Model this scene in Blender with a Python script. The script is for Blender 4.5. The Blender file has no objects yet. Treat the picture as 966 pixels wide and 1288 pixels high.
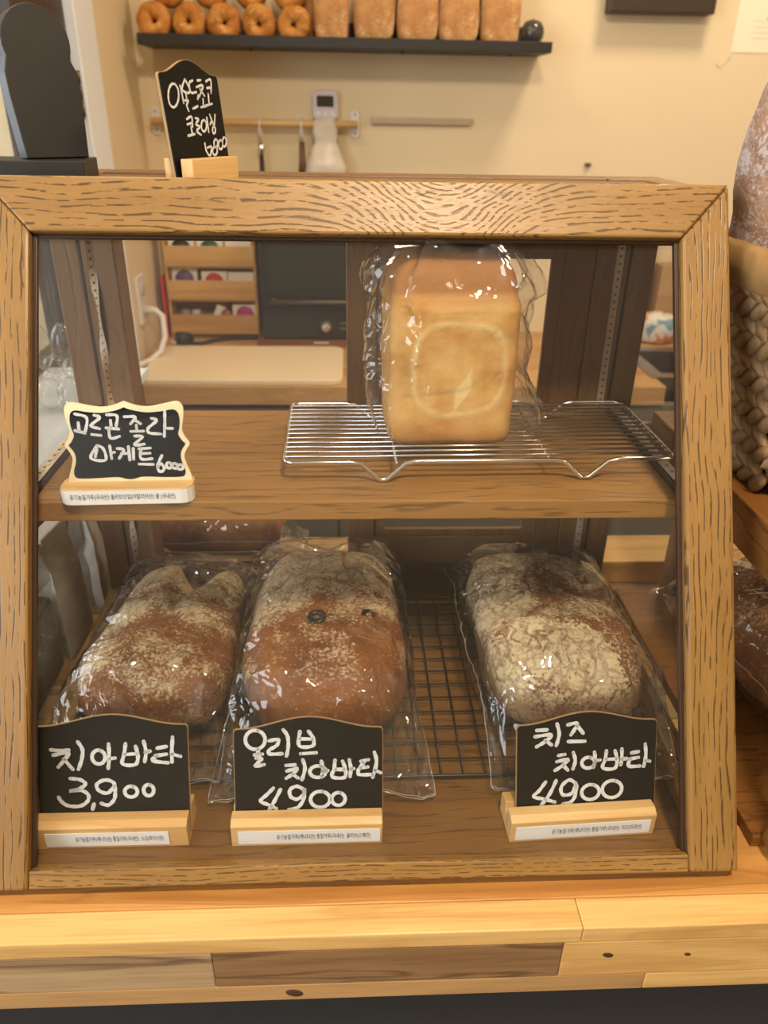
import bpy, math, random
from mathutils import Vector, Matrix, Euler, noise
random.seed(7)
R = math.radians
sc = bpy.context.scene
C = sc.collection

# ------------------------------------------------------------------ camera
CAM = Vector((-0.0105, -0.4024, 0.5658))
PITCH, YAW, ROLL, FPX = R(27.7156), R(2.8658), R(1.0395), 961.44
fw = Vector((math.sin(YAW)*math.cos(PITCH), math.cos(YAW)*math.cos(PITCH), -math.sin(PITCH)))
r0 = Vector((math.cos(YAW), -math.sin(YAW), 0)); u0 = r0.cross(fw)
rt = r0*math.cos(ROLL) + u0*math.sin(ROLL); up = -r0*math.sin(ROLL) + u0*math.cos(ROLL)
cd = bpy.data.cameras.new('camera'); cam = bpy.data.objects.new('camera', cd); C.objects.link(cam)
cd.sensor_fit = 'VERTICAL'; cd.sensor_height = 36; cd.sensor_width = 27
cd.lens = FPX*36/1288; cd.clip_start = 0.01
m = Matrix((rt, up, -fw)).transposed().to_4x4(); m.translation = CAM; cam.matrix_world = m
cd.dof.use_dof = True; cd.dof.focus_distance = 0.68; cd.dof.aperture_fstop = 6.5
sc.camera = cam

# ------------------------------------------------------------------ world, lights, exposure
w = bpy.data.worlds.new('world'); sc.world = w; w.use_nodes = True
w.node_tree.nodes['Background'].inputs[0].default_value = (0.75, 0.86, 1, 1)
w.node_tree.nodes['Background'].inputs[1].default_value = 0.6
sc.view_settings.view_transform = 'Standard'; sc.view_settings.look = 'None'
sc.view_settings.gamma = 1; sc.view_settings.use_curve_mapping = False
sc.view_settings.exposure = 0.0
sc.cycles.transparent_max_bounces = 40; sc.cycles.max_bounces = 8
sc.cycles.caustics_reflective = False; sc.cycles.caustics_refractive = False
sc.cycles.sample_clamp_indirect = 4.0
def area(name, loc, target, sx, sy, power, col):
    l = bpy.data.lights.new(name, 'AREA'); l.shape = 'RECTANGLE'; l.size = sx; l.size_y = sy
    l.energy = power; l.color = col
    o = bpy.data.objects.new(name, l); C.objects.link(o); o.location = loc
    o.rotation_euler = (Vector(target)-Vector(loc)).to_track_quat('-Z', 'Y').to_euler()
    return o
WARM = (1.0, 0.82, 0.60); COOL = (0.86, 0.93, 1.0)
area('ceiling_light_kitchen', (0.80, 1.22, 1.62), (0.8, 1.3, 0), 0.25, 0.25, 12.5, WARM)
area('ceiling_light_counter', (0.20, -0.60, 1.62), (0.1, 0.1, 0), 0.20, 0.20, 26, WARM)
area('ceiling_light_counter', (-0.55, 0.75, 1.62), (-0.5, 0.7, 0), 0.2, 0.2, 5, WARM)
area('ceiling_light_shop', (1.9, -0.9, 1.62), (1.8, -0.9, 0), 0.3, 0.3, 12, WARM)
area('shopfront_daylight', (-2.12, -1.5, 0.75), (0, -0.4, 0.3), 1.5, 1.5, 62, COOL)
area('side_window_daylight', (-2.12, 1.0, 0.75), (0, 1.0, 0.2), 1.4, 1.1, 26, COOL)

# ------------------------------------------------------------------ mesh helpers
class MB:
    def __init__(s): s.v = []; s.f = []; s.sm = []
    def add(s, vs, fs, smooth=False):
        b = len(s.v); s.v += [tuple(v) for v in vs]; s.f += [tuple(b+i for i in f) for f in fs]
        s.sm += [smooth]*len(fs); return s
    def box(s, x0, x1, y0, y1, z0, z1):
        return s.add([(x0,y0,z0),(x1,y0,z0),(x1,y1,z0),(x0,y1,z0),(x0,y0,z1),(x1,y0,z1),(x1,y1,z1),(x0,y1,z1)],
            [(0,3,2,1),(4,5,6,7),(0,1,5,4),(1,2,6,5),(2,3,7,6),(3,0,4,7)])
    def prism(s, pts, y0, y1):      # outline in x,z (counter-clockwise seen from -y) pushed along y
        n = len(pts)
        vs = [(x, y0, z) for x, z in pts] + [(x, y1, z) for x, z in pts]
        fs = [tuple(range(n)), tuple(range(2*n-1, n-1, -1))]
        fs += [(i, i+n, (i+1) % n+n, (i+1) % n) for i in range(n)]
        return s.add(vs, fs)
    def prism_x(s, pts, x0, x1):    # outline in y,z pushed along x
        n = len(pts)
        vs = [(x0, y, z) for y, z in pts] + [(x1, y, z) for y, z in pts]
        fs = [tuple(range(n-1, -1, -1)), tuple(range(n, 2*n))]
        fs += [(i, (i+1) % n, (i+1) % n+n, i+n) for i in range(n)]
        return s.add(vs, fs)
    def tube(s, path, r, n=8, closed=False):
        P = [Vector(p) for p in path]; k = len(P); rings = []
        rr = r if isinstance(r, (list, tuple)) else [r]*k
        nrm = None
        for i in range(k):
            a = P[i-1] if (i > 0 or closed) else P[i]; b = P[(i+1) % k] if (i < k-1 or closed) else P[i]
            t = (b-a).normalized()
            if nrm is None:
                nrm = t.orthogonal().normalized()
            nrm = (nrm - t*nrm.dot(t)).normalized(); bn = t.cross(nrm)
            rings.append([P[i] + (nrm*math.cos(2*math.pi*j/n) + bn*math.sin(2*math.pi*j/n))*rr[i] for j in range(n)])
        vs = [v for g in rings for v in g]; fs = []
        for i in range(k if closed else k-1):
            i2 = (i+1) % k
            for j in range(n):
                fs.append((i*n+j, i*n+(j+1) % n, i2*n+(j+1) % n, i2*n+j))
        if not closed: fs += [tuple(range(n-1, -1, -1)), tuple(range((k-1)*n, k*n))]
        return s.add(vs, fs, True)
    def lathe(s, prof, n=24, cx=0, cy=0):   # profile (r,z)
        vs = []; fs = []; k = len(prof)
        for r, z in prof:
            vs += [(cx+r*math.cos(2*math.pi*j/n), cy+r*math.sin(2*math.pi*j/n), z) for j in range(n)]
        for i in range(k-1):
            for j in range(n): fs.append((i*n+j, i*n+(j+1) % n, (i+1)*n+(j+1) % n, (i+1)*n+j))
        fs += [tuple(range(n-1, -1, -1)), tuple(range((k-1)*n, k*n))]
        return s.add(vs, fs, True)
    def grid(s, fn, nu, nv, wrap_u=False, wrap_v=False, smooth=True, caps=False):
        vs = [fn(i, j) for i in range(nu) for j in range(nv)]; fs = []
        for i in range(nu if wrap_u else nu-1):
            for j in range(nv if wrap_v else nv-1):
                a = i*nv+j; b = i*nv+(j+1) % nv; c = ((i+1) % nu)*nv+(j+1) % nv; d = ((i+1) % nu)*nv+j
                fs.append((a, b, c, d))
        if caps: fs += [tuple(range(nv-1, -1, -1)), tuple(range((nu-1)*nv, nu*nv))]
        return s.add(vs, fs, smooth)
    def mesh(s, name):
        me = bpy.data.meshes.new(name); me.from_pydata(s.v, [], s.f); me.update()
        me.polygons.foreach_set('use_smooth', s.sm); return me
    def build(s, name, mat, parent=None, loc=(0,0,0), rot=(0,0,0), bevel=0):
        o = bpy.data.objects.new(name, s.mesh(name)); C.objects.link(o)
        o.data.materials.append(mat); o.location = loc; o.rotation_euler = rot
        if parent: o.parent = parent
        if bevel:
            b = o.modifiers.new('bevel', 'BEVEL'); b.width = bevel; b.segments = 2; b.limit_method = 'ANGLE'
            b.harden_normals = False
        return o
def box(name, mat, parent, x0, x1, y0, y1, z0, z1, bevel=0, loc=(0,0,0), rot=(0,0,0)):
    return MB().box(x0,x1,y0,y1,z0,z1).build(name, mat, parent, loc, rot, bevel)
def empty(name, label, cat, loc=(0,0,0), rot=(0,0,0), group=None):
    o = bpy.data.objects.new(name, None); C.objects.link(o); o.location = loc; o.rotation_euler = rot
    o.empty_display_size = 0.05
    return tag(o, label, cat, group)
def tag(o, label, cat, group=None):
    o['label'] = label; o['category'] = cat
    if group: o['group'] = group
    return o
def struct(o, label=None):
    o['kind'] = 'structure'
    if label: o['label'] = label
    return o
def copy_tree(o, parent=None):
    c = o.copy(); C.objects.link(c); c.parent = parent
    for ch in list(o.children): copy_tree(ch, c)
    return c
def text_part(name, body, size, mat, parent, loc, rot, width=None):
    cu = bpy.data.curves.new('t', 'FONT'); cu.body = body; cu.size = size; cu.align_x = 'CENTER'; cu.align_y = 'CENTER'
    cu.resolution_u = 2
    t = bpy.data.objects.new('t', cu); C.objects.link(t)
    bpy.context.view_layer.update()
    me = bpy.data.meshes.new_from_object(t.evaluated_get(bpy.context.evaluated_depsgraph_get()))
    bpy.data.objects.remove(t)
    if width and len(me.vertices):
        xs = [v.co.x for v in me.vertices]; k = width/(max(xs)-min(xs)); mx = (max(xs)+min(xs))/2
        for v in me.vertices: v.co.x = (v.co.x-mx)*k
    o = bpy.data.objects.new(name, me); C.objects.link(o); me.materials.clear(); me.materials.append(mat)
    o.parent = parent; o.location = loc; o.rotation_euler = rot
    return o
def catmull(P, k=5):
    if len(P) < 3: return P
    Q = [P[0]]+list(P)+[P[-1]]; out = []
    for i in range(1, len(Q)-2):
        a, b, c, d = Q[i-1], Q[i], Q[i+1], Q[i+2]
        for j in range(k):
            t = j/k
            out.append(tuple(.5*((2*b[n])+(-a[n]+c[n])*t+(2*a[n]-5*b[n]+4*c[n]-d[n])*t*t+(-a[n]+3*b[n]-3*c[n]+d[n])*t**3) for n in (0,1)))
    out.append(P[-1]); return out
def ell(cx, cy, rx, ry):
    return [(cx+rx*math.sin(a), cy-ry*math.cos(a)) for a in [2*math.pi*i/14+.3 for i in range(15)]]
def ribbons(strokes, wid, y):       # chalk strokes drawn in the x,z plane, facing -y
    b = MB()
    for s in strokes:
        P = [Vector(p) for p in catmull(s)]; n = len(P); L = []; Rr = []
        for i in range(n):
            t = (P[min(i+1, n-1)]-P[max(i-1, 0)]); t = t.normalized() if t.length > 1e-9 else Vector((1, 0))
            q = Vector((-t.y, t.x))*wid*(.5+.07*math.sin(i*1.7+len(b.v))); L.append(P[i]+q); Rr.append(P[i]-q)
        vs = [(p.x, y, p.y) for p in L]+[(p.x, y, p.y) for p in Rr]
        b.add(vs, [(i, n+i, n+i+1, i+1) for i in range(n-1)])
        for e in (P[0], P[-1]):
            b.add([(e.x+wid*.5*math.cos(a), y, e.y+wid*.5*math.sin(a)) for a in [2*math.pi*j/8 for j in range(8)]], [tuple(range(8))])
    return b

# ------------------------------------------------------------------ materials
class NT:
    def __init__(s, name):
        s.m = bpy.data.materials.new(name); s.m.use_nodes = True; s.t = s.m.node_tree
        s.b = s.t.nodes['Principled BSDF']; s.out = s.t.nodes['Material Output']
    def n(s, typ, **kw):
        x = s.t.nodes.new(typ)
        for k, v in kw.items():
            if k.startswith('i_'):
                kk = k[2:]; x.inputs[int(kk) if kk.isdigit() else kk].default_value = v
            else: setattr(x, k, v)
        return x
    def l(s, a, b): s.t.links.new(a, b)
    def math(s, op, a, b=None, c=None):
        x = s.n('ShaderNodeMath', operation=op)
        for i, v in enumerate((a, b, c)):
            if v is None: continue
            if isinstance(v, (int, float)): x.inputs[i].default_value = v
            else: s.l(v, x.inputs[i])
        return x.outputs[0]
    def ramp(s, f, stops):
        x = s.n('ShaderNodeValToRGB'); e = x.color_ramp.elements
        while len(e) < len(stops): e.new(.5)
        for k, (p, c) in zip(e, stops):
            k.position = p; k.color = (c, c, c, 1) if isinstance(c, (int, float)) else (*c, 1)
        s.l(f, x.inputs[0]); return x.outputs[0]
    def mix(s, f, a, b, blend='MIX'):
        x = s.n('ShaderNodeMix', data_type='RGBA', blend_type=blend)
        for v, i in ((f, 0), (a, 6), (b, 7)):
            if isinstance(v, (int, float)): x.inputs[i].default_value = v
            elif isinstance(v, tuple): x.inputs[i].default_value = (*v, 1)
            else: s.l(v, x.inputs[i])
        return x.outputs[2]
    def noise(s, vec, scale=1, detail=2, rough=.5, dist=0):
        x = s.n('ShaderNodeTexNoise'); x.inputs['Scale'].default_value = scale; x.inputs['Detail'].default_value = detail
        x.inputs['Roughness'].default_value = rough; x.inputs['Distortion'].default_value = dist
        if vec is not None: s.l(vec, x.inputs['Vector'])
        return x.outputs[0]
    def coord(s): return s.n('ShaderNodeTexCoord').outputs['Object']
    def mapv(s, vec, scale=(1,1,1), loc=None):
        x = s.n('ShaderNodeMapping'); x.inputs['Scale'].default_value = scale; s.l(vec, x.inputs[0])
        if loc is not None: s.l(loc, x.inputs['Location'])
        return x.outputs[0]
    def bump(s, h, strength=.3, dist=.001):
        x = s.n('ShaderNodeBump'); x.inputs['Strength'].default_value = strength; x.inputs['Distance'].default_value = dist
        s.l(h, x.inputs['Height']); s.l(x.outputs[0], s.b.inputs['Normal'])
    def fin(s, col=None, rough=.5, metal=0, spec=.5):
        if col is not None:
            if isinstance(col, tuple): s.b.inputs['Base Color'].default_value = (*col, 1)
            else: s.l(col, s.b.inputs['Base Color'])
        if isinstance(rough, (int, float)): s.b.inputs['Roughness'].default_value = rough
        else: s.l(rough, s.b.inputs['Roughness'])
        s.b.inputs['Metallic'].default_value = metal; s.b.inputs['Specular IOR Level'].default_value = spec
        return s.m
def srgb(r, g, b):
    f = lambda c: (c/255/12.92) if c <= 10 else ((c/255+.055)/1.055)**2.4
    return (f(r), f(g), f(b))
def plain(name, col, rough=.5, metal=0, spec=.5, var=.06, vscale=60, bump=0):
    n = NT(name); c = n.coord()
    f = n.noise(c, vscale, 3)
    col2 = tuple(max(0, x*(1-var*2.5)) for x in col)
    k = n.mix(n.ramp(f, [(.3, 0), (.75, 1)]), col2, col)
    if bump: n.bump(f, bump, .0006)
    return n.fin(k, rough, metal, spec)
def oak(name, axis='x', base=srgb(138,102,52), dark=srgb(54,36,16), K=125, cath=None, dash=45, amount=.85, rough=.38, light=srgb(156,118,64)):
    n = NT(name); c = n.coord()
    rnd = n.n('ShaderNodeObjectInfo').outputs['Random']
    off = n.n('ShaderNodeCombineXYZ'); 
    for i in range(3): n.l(n.math('MULTIPLY', rnd, 3.1+i*1.7), off.inputs[i])
    add = n.n('ShaderNodeVectorMath', operation='ADD'); n.l(c, add.inputs[0]); n.l(off.outputs[0], add.inputs[1])
    sep = n.n('ShaderNodeSeparateXYZ'); n.l(c, sep.inputs[0])
    ai = 'xyz'.index(axis); ci = {'x': 2, 'y': 0, 'z': 0}[axis]; di = 3-ai-ci
    sc3 = lambda al, ac: tuple(al if i == ai else ac for i in range(3))
    wob = n.noise(n.mapv(add.outputs[0], sc3(7, 30)), 1, 2)
    across = sep.outputs[ci]
    across = n.math('ADD', across, n.math('MULTIPLY', sep.outputs[di], .8))
    if cath:
        x0, wd, dep = cath
        g = n.math('DIVIDE', n.math('SUBTRACT', sep.outputs[0], x0), wd)
        g = n.math('EXPONENT', n.math('MULTIPLY', n.math('MULTIPLY', g, g), -1))
        across = n.math('ADD', across, n.math('MULTIPLY', g, dep))
    t = n.math('ADD', n.math('MULTIPLY', across, K), n.math('MULTIPLY', wob, 4.2))
    tri = n.math('PINGPONG', t, .5)
    line = n.ramp(tri, [(.05, 1), (.2, 0)])
    dn = n.noise(n.mapv(add.outputs[0], sc3(dash, 420)), 1, 2, .6)
    dm = n.ramp(dn, [(.45, 0), (.52, 1)])
    fine = n.noise(n.mapv(add.outputs[0], sc3(90, 1500)), 1, 2)
    fm = n.ramp(fine, [(.58, 0), (.7, 1)])
    mask = n.math('MAXIMUM', n.math('MULTIPLY', line, dm), n.math('MULTIPLY', fm, .22))
    big = n.noise(n.mapv(add.outputs[0], sc3(5, 45)), 1, 3)
    k = n.mix(n.ramp(big, [(.3, 0), (.7, 1)]), base, light)
    k = n.mix(n.math('MULTIPLY', n.math('PINGPONG', t, .5), .35), k, tuple(x*.72 for x in base))
    k = n.mix(n.math('MULTIPLY', mask, amount), k, dark)
    n.bump(n.math('SUBTRACT', 1.0, mask), .35, .0006)
    return n.fin(k, rough, 0, .45)
def plank(name, c1, c2, dark, axis='x', streak=.5, rough=.4, scale=1):
    n = NT(name); c = n.coord(); rnd = n.n('ShaderNodeObjectInfo').outputs['Random']
    off = n.n('ShaderNodeCombineXYZ')
    for i in range(3): n.l(n.math('MULTIPLY', rnd, 5.3+i), off.inputs[i])
    add = n.n('ShaderNodeVectorMath', operation='ADD'); n.l(c, add.inputs[0]); n.l(off.outputs[0], add.inputs[1])
    ai = 'xyz'.index(axis); s3 = lambda al, ac: tuple((al if i == ai else ac)*scale for i in range(3))
    a = n.noise(n.mapv(add.outputs[0], s3(3, 38)), 1, 3, .5, .6)
    b = n.noise(n.mapv(add.outputs[0], s3(14, 420)), 1, 2)
    k = n.mix(n.ramp(a, [(.35, 0), (.66, 1)]), c1, c2)
    k = n.mix(n.math('MULTIPLY', n.ramp(a, [(.52, 0), (.565, 1), (.60, .2), (.68, .9)]), streak), k, dark)
    k = n.mix(n.math('MULTIPLY', n.ramp(b, [(.5, 0), (.7, 1)]), .22), k, dark)
    n.bump(b, .12, .0004)
    return n.fin(k, rough, 0, .4)
def film(name, haze=.03, gain=1.0, rough=.06, tint=(.97,.97,.96)):
    n = NT(name)
    tr = n.n('ShaderNodeBsdfTransparent'); tr.inputs[0].default_value = (*tint, 1)
    gl = n.n('ShaderNodeBsdfGlossy'); gl.inputs['Roughness'].default_value = rough
    di = n.n('ShaderNodeBsdfDiffuse'); di.inputs[0].default_value = (.85, .84, .8, 1)
    ge = n.n('ShaderNodeNewGeometry'); dt = n.n('ShaderNodeVectorMath', operation='DOT_PRODUCT')
    n.l(ge.outputs['Incoming'], dt.inputs[0]); n.l(ge.outputs['Normal'], dt.inputs[1])
    fr = n.math('MULTIPLY_ADD', n.math('POWER', n.math('SUBTRACT', 1.0, n.math('ABSOLUTE', dt.outputs['Value'])), 5.0), .96, .04)
    m1 = n.n('ShaderNodeMixShader'); m1.inputs[0].default_value = haze; n.l(tr.outputs[0], m1.inputs[1]); n.l(di.outputs[0], m1.inputs[2])
    m2 = n.n('ShaderNodeMixShader'); n.l(n.math('MINIMUM', n.math('MULTIPLY', fr, gain), .9), m2.inputs[0])
    n.l(m1.outputs[0], m2.inputs[1]); n.l(gl.outputs[0], m2.inputs[2])
    bp = n.n('ShaderNodeBump'); bp.inputs['Strength'].default_value = .9 if rough > .02 else 0; bp.inputs['Distance'].default_value = .006
    vo = n.n('ShaderNodeTexVoronoi'); vo.inputs['Scale'].default_value = 34; n.l(n.mapv(n.coord(), (1, .6, .8)), vo.inputs['Vector'])
    n.l(n.math('ADD', vo.outputs['Distance'], n.math('MULTIPLY', n.noise(n.coord(), 30, 2, .5, 1.2), .7)), bp.inputs['Height'])
    if rough > .02: n.l(bp.outputs[0], gl.inputs['Normal'])
    n.l(m2.outputs[0], n.out.inputs[0]); n.t.nodes.remove(n.b)
    return n.m
def crust(name, brown, dark, flour, amount=.5, crack=70, scale=1, top=True, gy=0.0, gx=0.0):
    n = NT(name); c = n.coord(); sp = n.n('ShaderNodeSeparateXYZ'); n.l(c, sp.inputs[0])
    a = n.noise(c, 26*scale, 4, .6)
    k = n.mix(n.ramp(a, [(.3, 0), (.7, 1)]), dark, brown)
    nz = n.n('ShaderNodeTexNoise'); nz.inputs['Scale'].default_value = 55*scale; nz.inputs['Detail'].default_value = 3; n.l(c, nz.inputs['Vector'])
    sv = n.n('ShaderNodeVectorMath', operation='SCALE'); sv.inputs['Scale'].default_value = .034/scale; n.l(nz.outputs['Color'], sv.inputs[0])
    wv = n.n('ShaderNodeVectorMath', operation='ADD'); n.l(c, wv.inputs[0]); n.l(sv.outputs[0], wv.inputs[1])
    def cracks(sc, lo, hi, stretch):
        v = n.n('ShaderNodeTexVoronoi', feature='DISTANCE_TO_EDGE'); v.inputs['Scale'].default_value = sc*scale
        n.l(n.mapv(wv.outputs[0], stretch), v.inputs['Vector']); return n.ramp(v.outputs['Distance'], [(lo, 0), (hi, 1)])
    gap = n.ramp(n.noise(c, 60*scale, 3, .6), [(.42, 0), (.60, 1)])
    c1 = n.math('MAXIMUM', cracks(crack, .01, .12, (1.35, .7, 1)), gap); c2 = n.math('MAXIMUM', cracks(crack*2.3, .0, .16, (1, 1, 1)), n.math('SUBTRACT', 1.0, gap))
    big = n.noise(c, 17*scale, 3, .55, .5)
    fld = n.math('ADD', n.math('MULTIPLY', n.math('SUBTRACT', big, .5), 2.2), n.math('ADD', n.math('MULTIPLY', sp.outputs[1], gy), n.math('MULTIPLY', sp.outputs[0], gx)))
    fld = n.math('ADD', fld, amount)
    speck = n.noise(c, 300*scale, 4, .75)
    heavy = n.ramp(fld, [(.25, 0), (.75, 1)])
    sm = n.ramp(n.math('ADD', speck, n.math('MULTIPLY', n.math('SUBTRACT', heavy, .5), .26)), [(.46, 0), (.56, 1)])
    mask = n.math('MULTIPLY', sm, n.math('MULTIPLY', n.math('MULTIPLY_ADD', c1, .85, .15), n.math('MULTIPLY_ADD', c2, .55, .45)))
    if top:
        geo = n.n('ShaderNodeSeparateXYZ'); n.l(n.n('ShaderNodeTexCoord').outputs['Normal'], geo.inputs[0])
        mask = n.math('MULTIPLY', mask, n.ramp(geo.outputs[2], [(-.1, .3), (.35, 1)]))
    k = n.mix(n.math('MULTIPLY', mask, .9), k, flour)
    n.bump(n.math('ADD', n.math('MULTIPLY', a, .7), n.math('MULTIPLY', c1, .3)), .5, .003)
    return n.fin(k, .62, 0, .3)

OAK_X = oak('oak_rail', 'x', cath=(.068, .060, .060), K=170, dash=70)
OAK_B = oak('oak_bottom_rail', 'x', K=260, dash=90, amount=.8)
OAK_Z = oak('oak_stile', 'z', K=190, dash=42)
OAK_Y = oak('oak_side', 'y', K=120)
OAK_S = oak('oak_shelf', 'x', base=srgb(146,104,52), light=srgb(166,122,66), K=90, dash=20, amount=.5)
OAK_D = oak('oak_shaded', 'z', base=srgb(126,94,58), light=srgb(140,106,66), dark=srgb(60,40,20), K=60, amount=.25, rough=.45)  # case oak darkened to carry the shade on the inner wood
OAK_DX = oak('oak_shaded_rail', 'x', base=srgb(112,80,46), light=srgb(126,92,54), dark=srgb(60,40,20), K=60, amount=.25, rough=.45)  # same oak along x, with the shade of back rails and top panel in it
BEAD = plain('dark_bead', srgb(60,38,22), .45)
GLASS = film('case_glass', haze=.002, gain=.7, rough=.0, tint=(.975,.975,.97))
FILM = film('cellophane', haze=.010, gain=1.9, rough=.045)
SEAM = film('cellophane_seam', haze=.30, gain=3.5, rough=.05)
CLEAR = film('clear_glass', haze=.02, gain=2.2, rough=.0)
STEEL = plain('steel_wire', (.75,.73,.7), .18, 1, var=.02)
BLACKWIRE = plain('black_wire', srgb(28,26,24), .4)
CHALK_BOARD = plain('chalkboard', srgb(13,12,12), .38, 0, .25, var=.1)
CHALK = plain('chalk_marker', srgb(226,226,226), .8, var=.12, vscale=900)
PINE = plank('pine_holder', srgb(222,184,124), srgb(208,164,100), srgb(180,130,70), streak=.25)
PAPER = plain('paper_label', srgb(236,234,230), .6, var=.02)
INK = plain('black_ink', srgb(20,20,20), .7, var=0)
BIRCH_EDGE = plain('board_edge', srgb(170,135,88), .6)

# ------------------------------------------------------------------ the room
WALL = plain('wall_paint', srgb(226,206,170), .7, var=.015, vscale=3, spec=.25)
WALLW = plain('white_paint', srgb(232,232,228), .5, var=.01)
FLOORM = plain('grey_floor', srgb(120,112,104), .5, var=.05, vscale=9)
FLZ, CLZ = -0.92, 1.66
struct(box('floor', FLOORM, None, -2.3, 2.6, -3.1, 1.9, FLZ-.05, FLZ))
struct(box('ceiling', WALLW, None, -2.3, 2.6, -3.1, 1.9, CLZ, CLZ+.05))
struct(box('wall_back', WALL, None, -2.3, 2.6, 1.8, 1.9, FLZ, CLZ))
struct(box('wall_right', WALL, None, 2.5, 2.6, -3.1, 1.8, FLZ, CLZ))
struct(MB().box(-2.3,-2.2,-3.1,-2.3,FLZ,CLZ).box(-2.3,-2.2,-.7,.2,FLZ,CLZ).box(-2.3,-2.2,1.75,1.8,FLZ,CLZ).box(-2.3,-2.2,.2,1.75,FLZ,.15).box(-2.3,-2.2,.2,1.75,1.35,CLZ).box(-2.3,-2.2,-2.3,-.7,FLZ,-.05).box(-2.3,-2.2,-2.3,-.7,1.55,CLZ).build('wall_left', WALL))
struct(box('wall_front', WALL, None, -2.2, 2.5, -3.1, -3.0, FLZ, CLZ))
for nm, y0, y1, z0, z1 in (('window_1', .2, 1.75, .15, 1.35), ('window_2', -2.3, -.7, -.05, 1.55)):
    ym = (y0+y1)/2
    wo = struct(MB().box(-2.28,-2.22,y0,y0+.05,z0,z1).box(-2.28,-2.22,y1-.05,y1,z0,z1).box(-2.28,-2.22,y0+.05,y1-.05,z0,z0+.05).box(-2.28,-2.22,y0+.05,y1-.05,z1-.05,z1).box(-2.28,-2.22,ym-.025,ym+.025,z0+.05,z1-.05).build(nm, WALLW))
    box('pane', GLASS, wo, -2.252, -2.248, y0+.05, y1-.05, z0+.05, z1-.05)
# stub wall beside the kitchen counter with its white end trim
struct(box('wall_side', WALL, None, -.60, -.53, 1.475, 1.8, FLZ, CLZ))
struct(box('trim_1', plain('daylit_white_paint', srgb(238,243,250), .45, var=.01), None, -.612, -.528, 1.345, 1.475, FLZ, CLZ, .003))  # white trim; the bluish cast of daylight is put into its colour

# ------------------------------------------------------------------ display counter
LIGHTW = plank('acacia_light', srgb(226,184,116), srgb(206,160,92), srgb(150,98,50), streak=.22)
MIDW = plank('acacia_mid', srgb(182,152,112), srgb(164,132,94), srgb(90,62,44), streak=.8)
DARKW = plank('acacia_dark', srgb(128,92,58), srgb(158,122,82), srgb(76,50,30), streak=.7)
KNOT = plain('knot', srgb(74,46,26), .6)
CHAR = plain('charcoal_panel', srgb(44,43,44), .55, var=.05)
ct = empty('serving_counter', 'butcher block counter with charcoal front carrying the bread case', 'counter', (0, 0, FLZ))
def cpl(name, mt, *b, bevel=.0012): return box(name, mt, ct, b[0], b[1], b[2], b[3], b[4]-FLZ, b[5]-FLZ, bevel)
YF = -.0305
cpl('plank', LIGHTW, -1.1, .171, YF, -.004, -.018, -.0003)
cpl('plank', LIGHTW, .1712, 1.3, YF, -.004, -.018, -.0003)
cols = [LIGHTW, MIDW, LIGHTW, MIDW, DARKW, LIGHTW, MIDW, LIGHTW]
for i in range(8):
    y0 = -.0038 + i*.068; cut = [.55, -.3, .8, -.6, .2, .7, -.2, .4][i]
    cpl('plank', cols[i] if i else plank('acacia_orange', srgb(206,150,82), srgb(190,132,66), srgb(140,90,44)), -1.1, cut, y0, y0+.0678, -.038, -.0006)
    cpl('plank', cols[(i+3) % 8], cut+.0002, 1.3, y0, y0+.0678, -.038, -.0006)
# front edge: a row of wide staves and a row of narrow ones under it
for x0, x1, mt in ((-1.1, -.1205, MIDW), (-.1203, .158, DARKW), (.1582, 1.3, LIGHTW)):
    cpl('stave', mt, x0, x1, YF+.0004, -.006, -.0625, -.0183)
for x0, x1, mt in ((-1.1, .232, plank('acacia_tan', srgb(188,146,94), srgb(168,128,80), srgb(120,80,46), streak=.3)), (.2322, 1.3, LIGHTW)):
    cpl('stave', mt, x0, x1, YF+.0008, -.006, -.084, -.0628)
for x, z, r in ((.196, -.036, .0035), (.262, -.038, .0022), (-.058, -.074, .005)):
    MB().lathe([(.0001, 0), (r, 0), (r*.8, .0006), (.0001, .0008)], 12).build('knot', KNOT, ct, (x, YF+.0006, z-FLZ), (R(90), R(20), 0)).scale = (1.5, .9, 1)
box('substrate', CHAR, ct, -1.09, 1.29, -.004, .53, -.08-FLZ, -.0385-FLZ)
box('front_panel', CHAR, ct, -1.09, 1.29, .0, .025, 0, -.0845-FLZ)
box('side_panel', CHAR, ct, -1.09, -1.06, .025, .53, 0, -.0805-FLZ); box('side_panel', CHAR, ct, 1.26, 1.29, .025, .53, 0, -.0805-FLZ)
led = box('rear_ledge', LIGHTW, None, -.62, .95, .462, .535, .0, .034, .002)
tag(led, 'pale wooden ledge strip running along the counter behind the bread case', 'ledge')

# ------------------------------------------------------------------ the display case
LEAN = R(28.7424); HS = .5881; HW = .31; ST = .0414; TR = .046; BR = .0252; TH = .016
sl, cl = math.sin(LEAN), math.cos(LEAN)
case = empty('display_case', 'oak bread display case with slanted glass front on the counter', 'display case', (0, 0, 0))
FR = (-LEAN, 0, 0)
def front_part(name, mt, b, bevel=.0025): return b.build(name, mt, case, (0,0,0), FR, bevel)
g = .00015
front_part('top_rail', OAK_X, MB().prism([(-HW+g, HS), (-HW+ST+g, HS-TR), (HW-ST-g, HS-TR), (HW-g, HS)], 0, TH), .0022)
front_part('stile', OAK_Z, MB().prism([(HW-ST, .0135), (HW, .0135), (HW, HS-g), (HW-ST, HS-TR-g)], 0, TH), .0032)
front_part('stile', OAK_Z, MB().prism([(-HW, .0135), (-HW+ST, .0135), (-HW+ST, HS-TR-g), (-HW, HS-g)], 0, TH))
front_part('bottom_rail', OAK_B, MB().prism([(-HW+ST+g, .0135), (HW-ST-g, .0135), (HW-ST-g, BR+.003), (-HW+ST+g, BR+.003)], .0018, TH), .0015)
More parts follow.
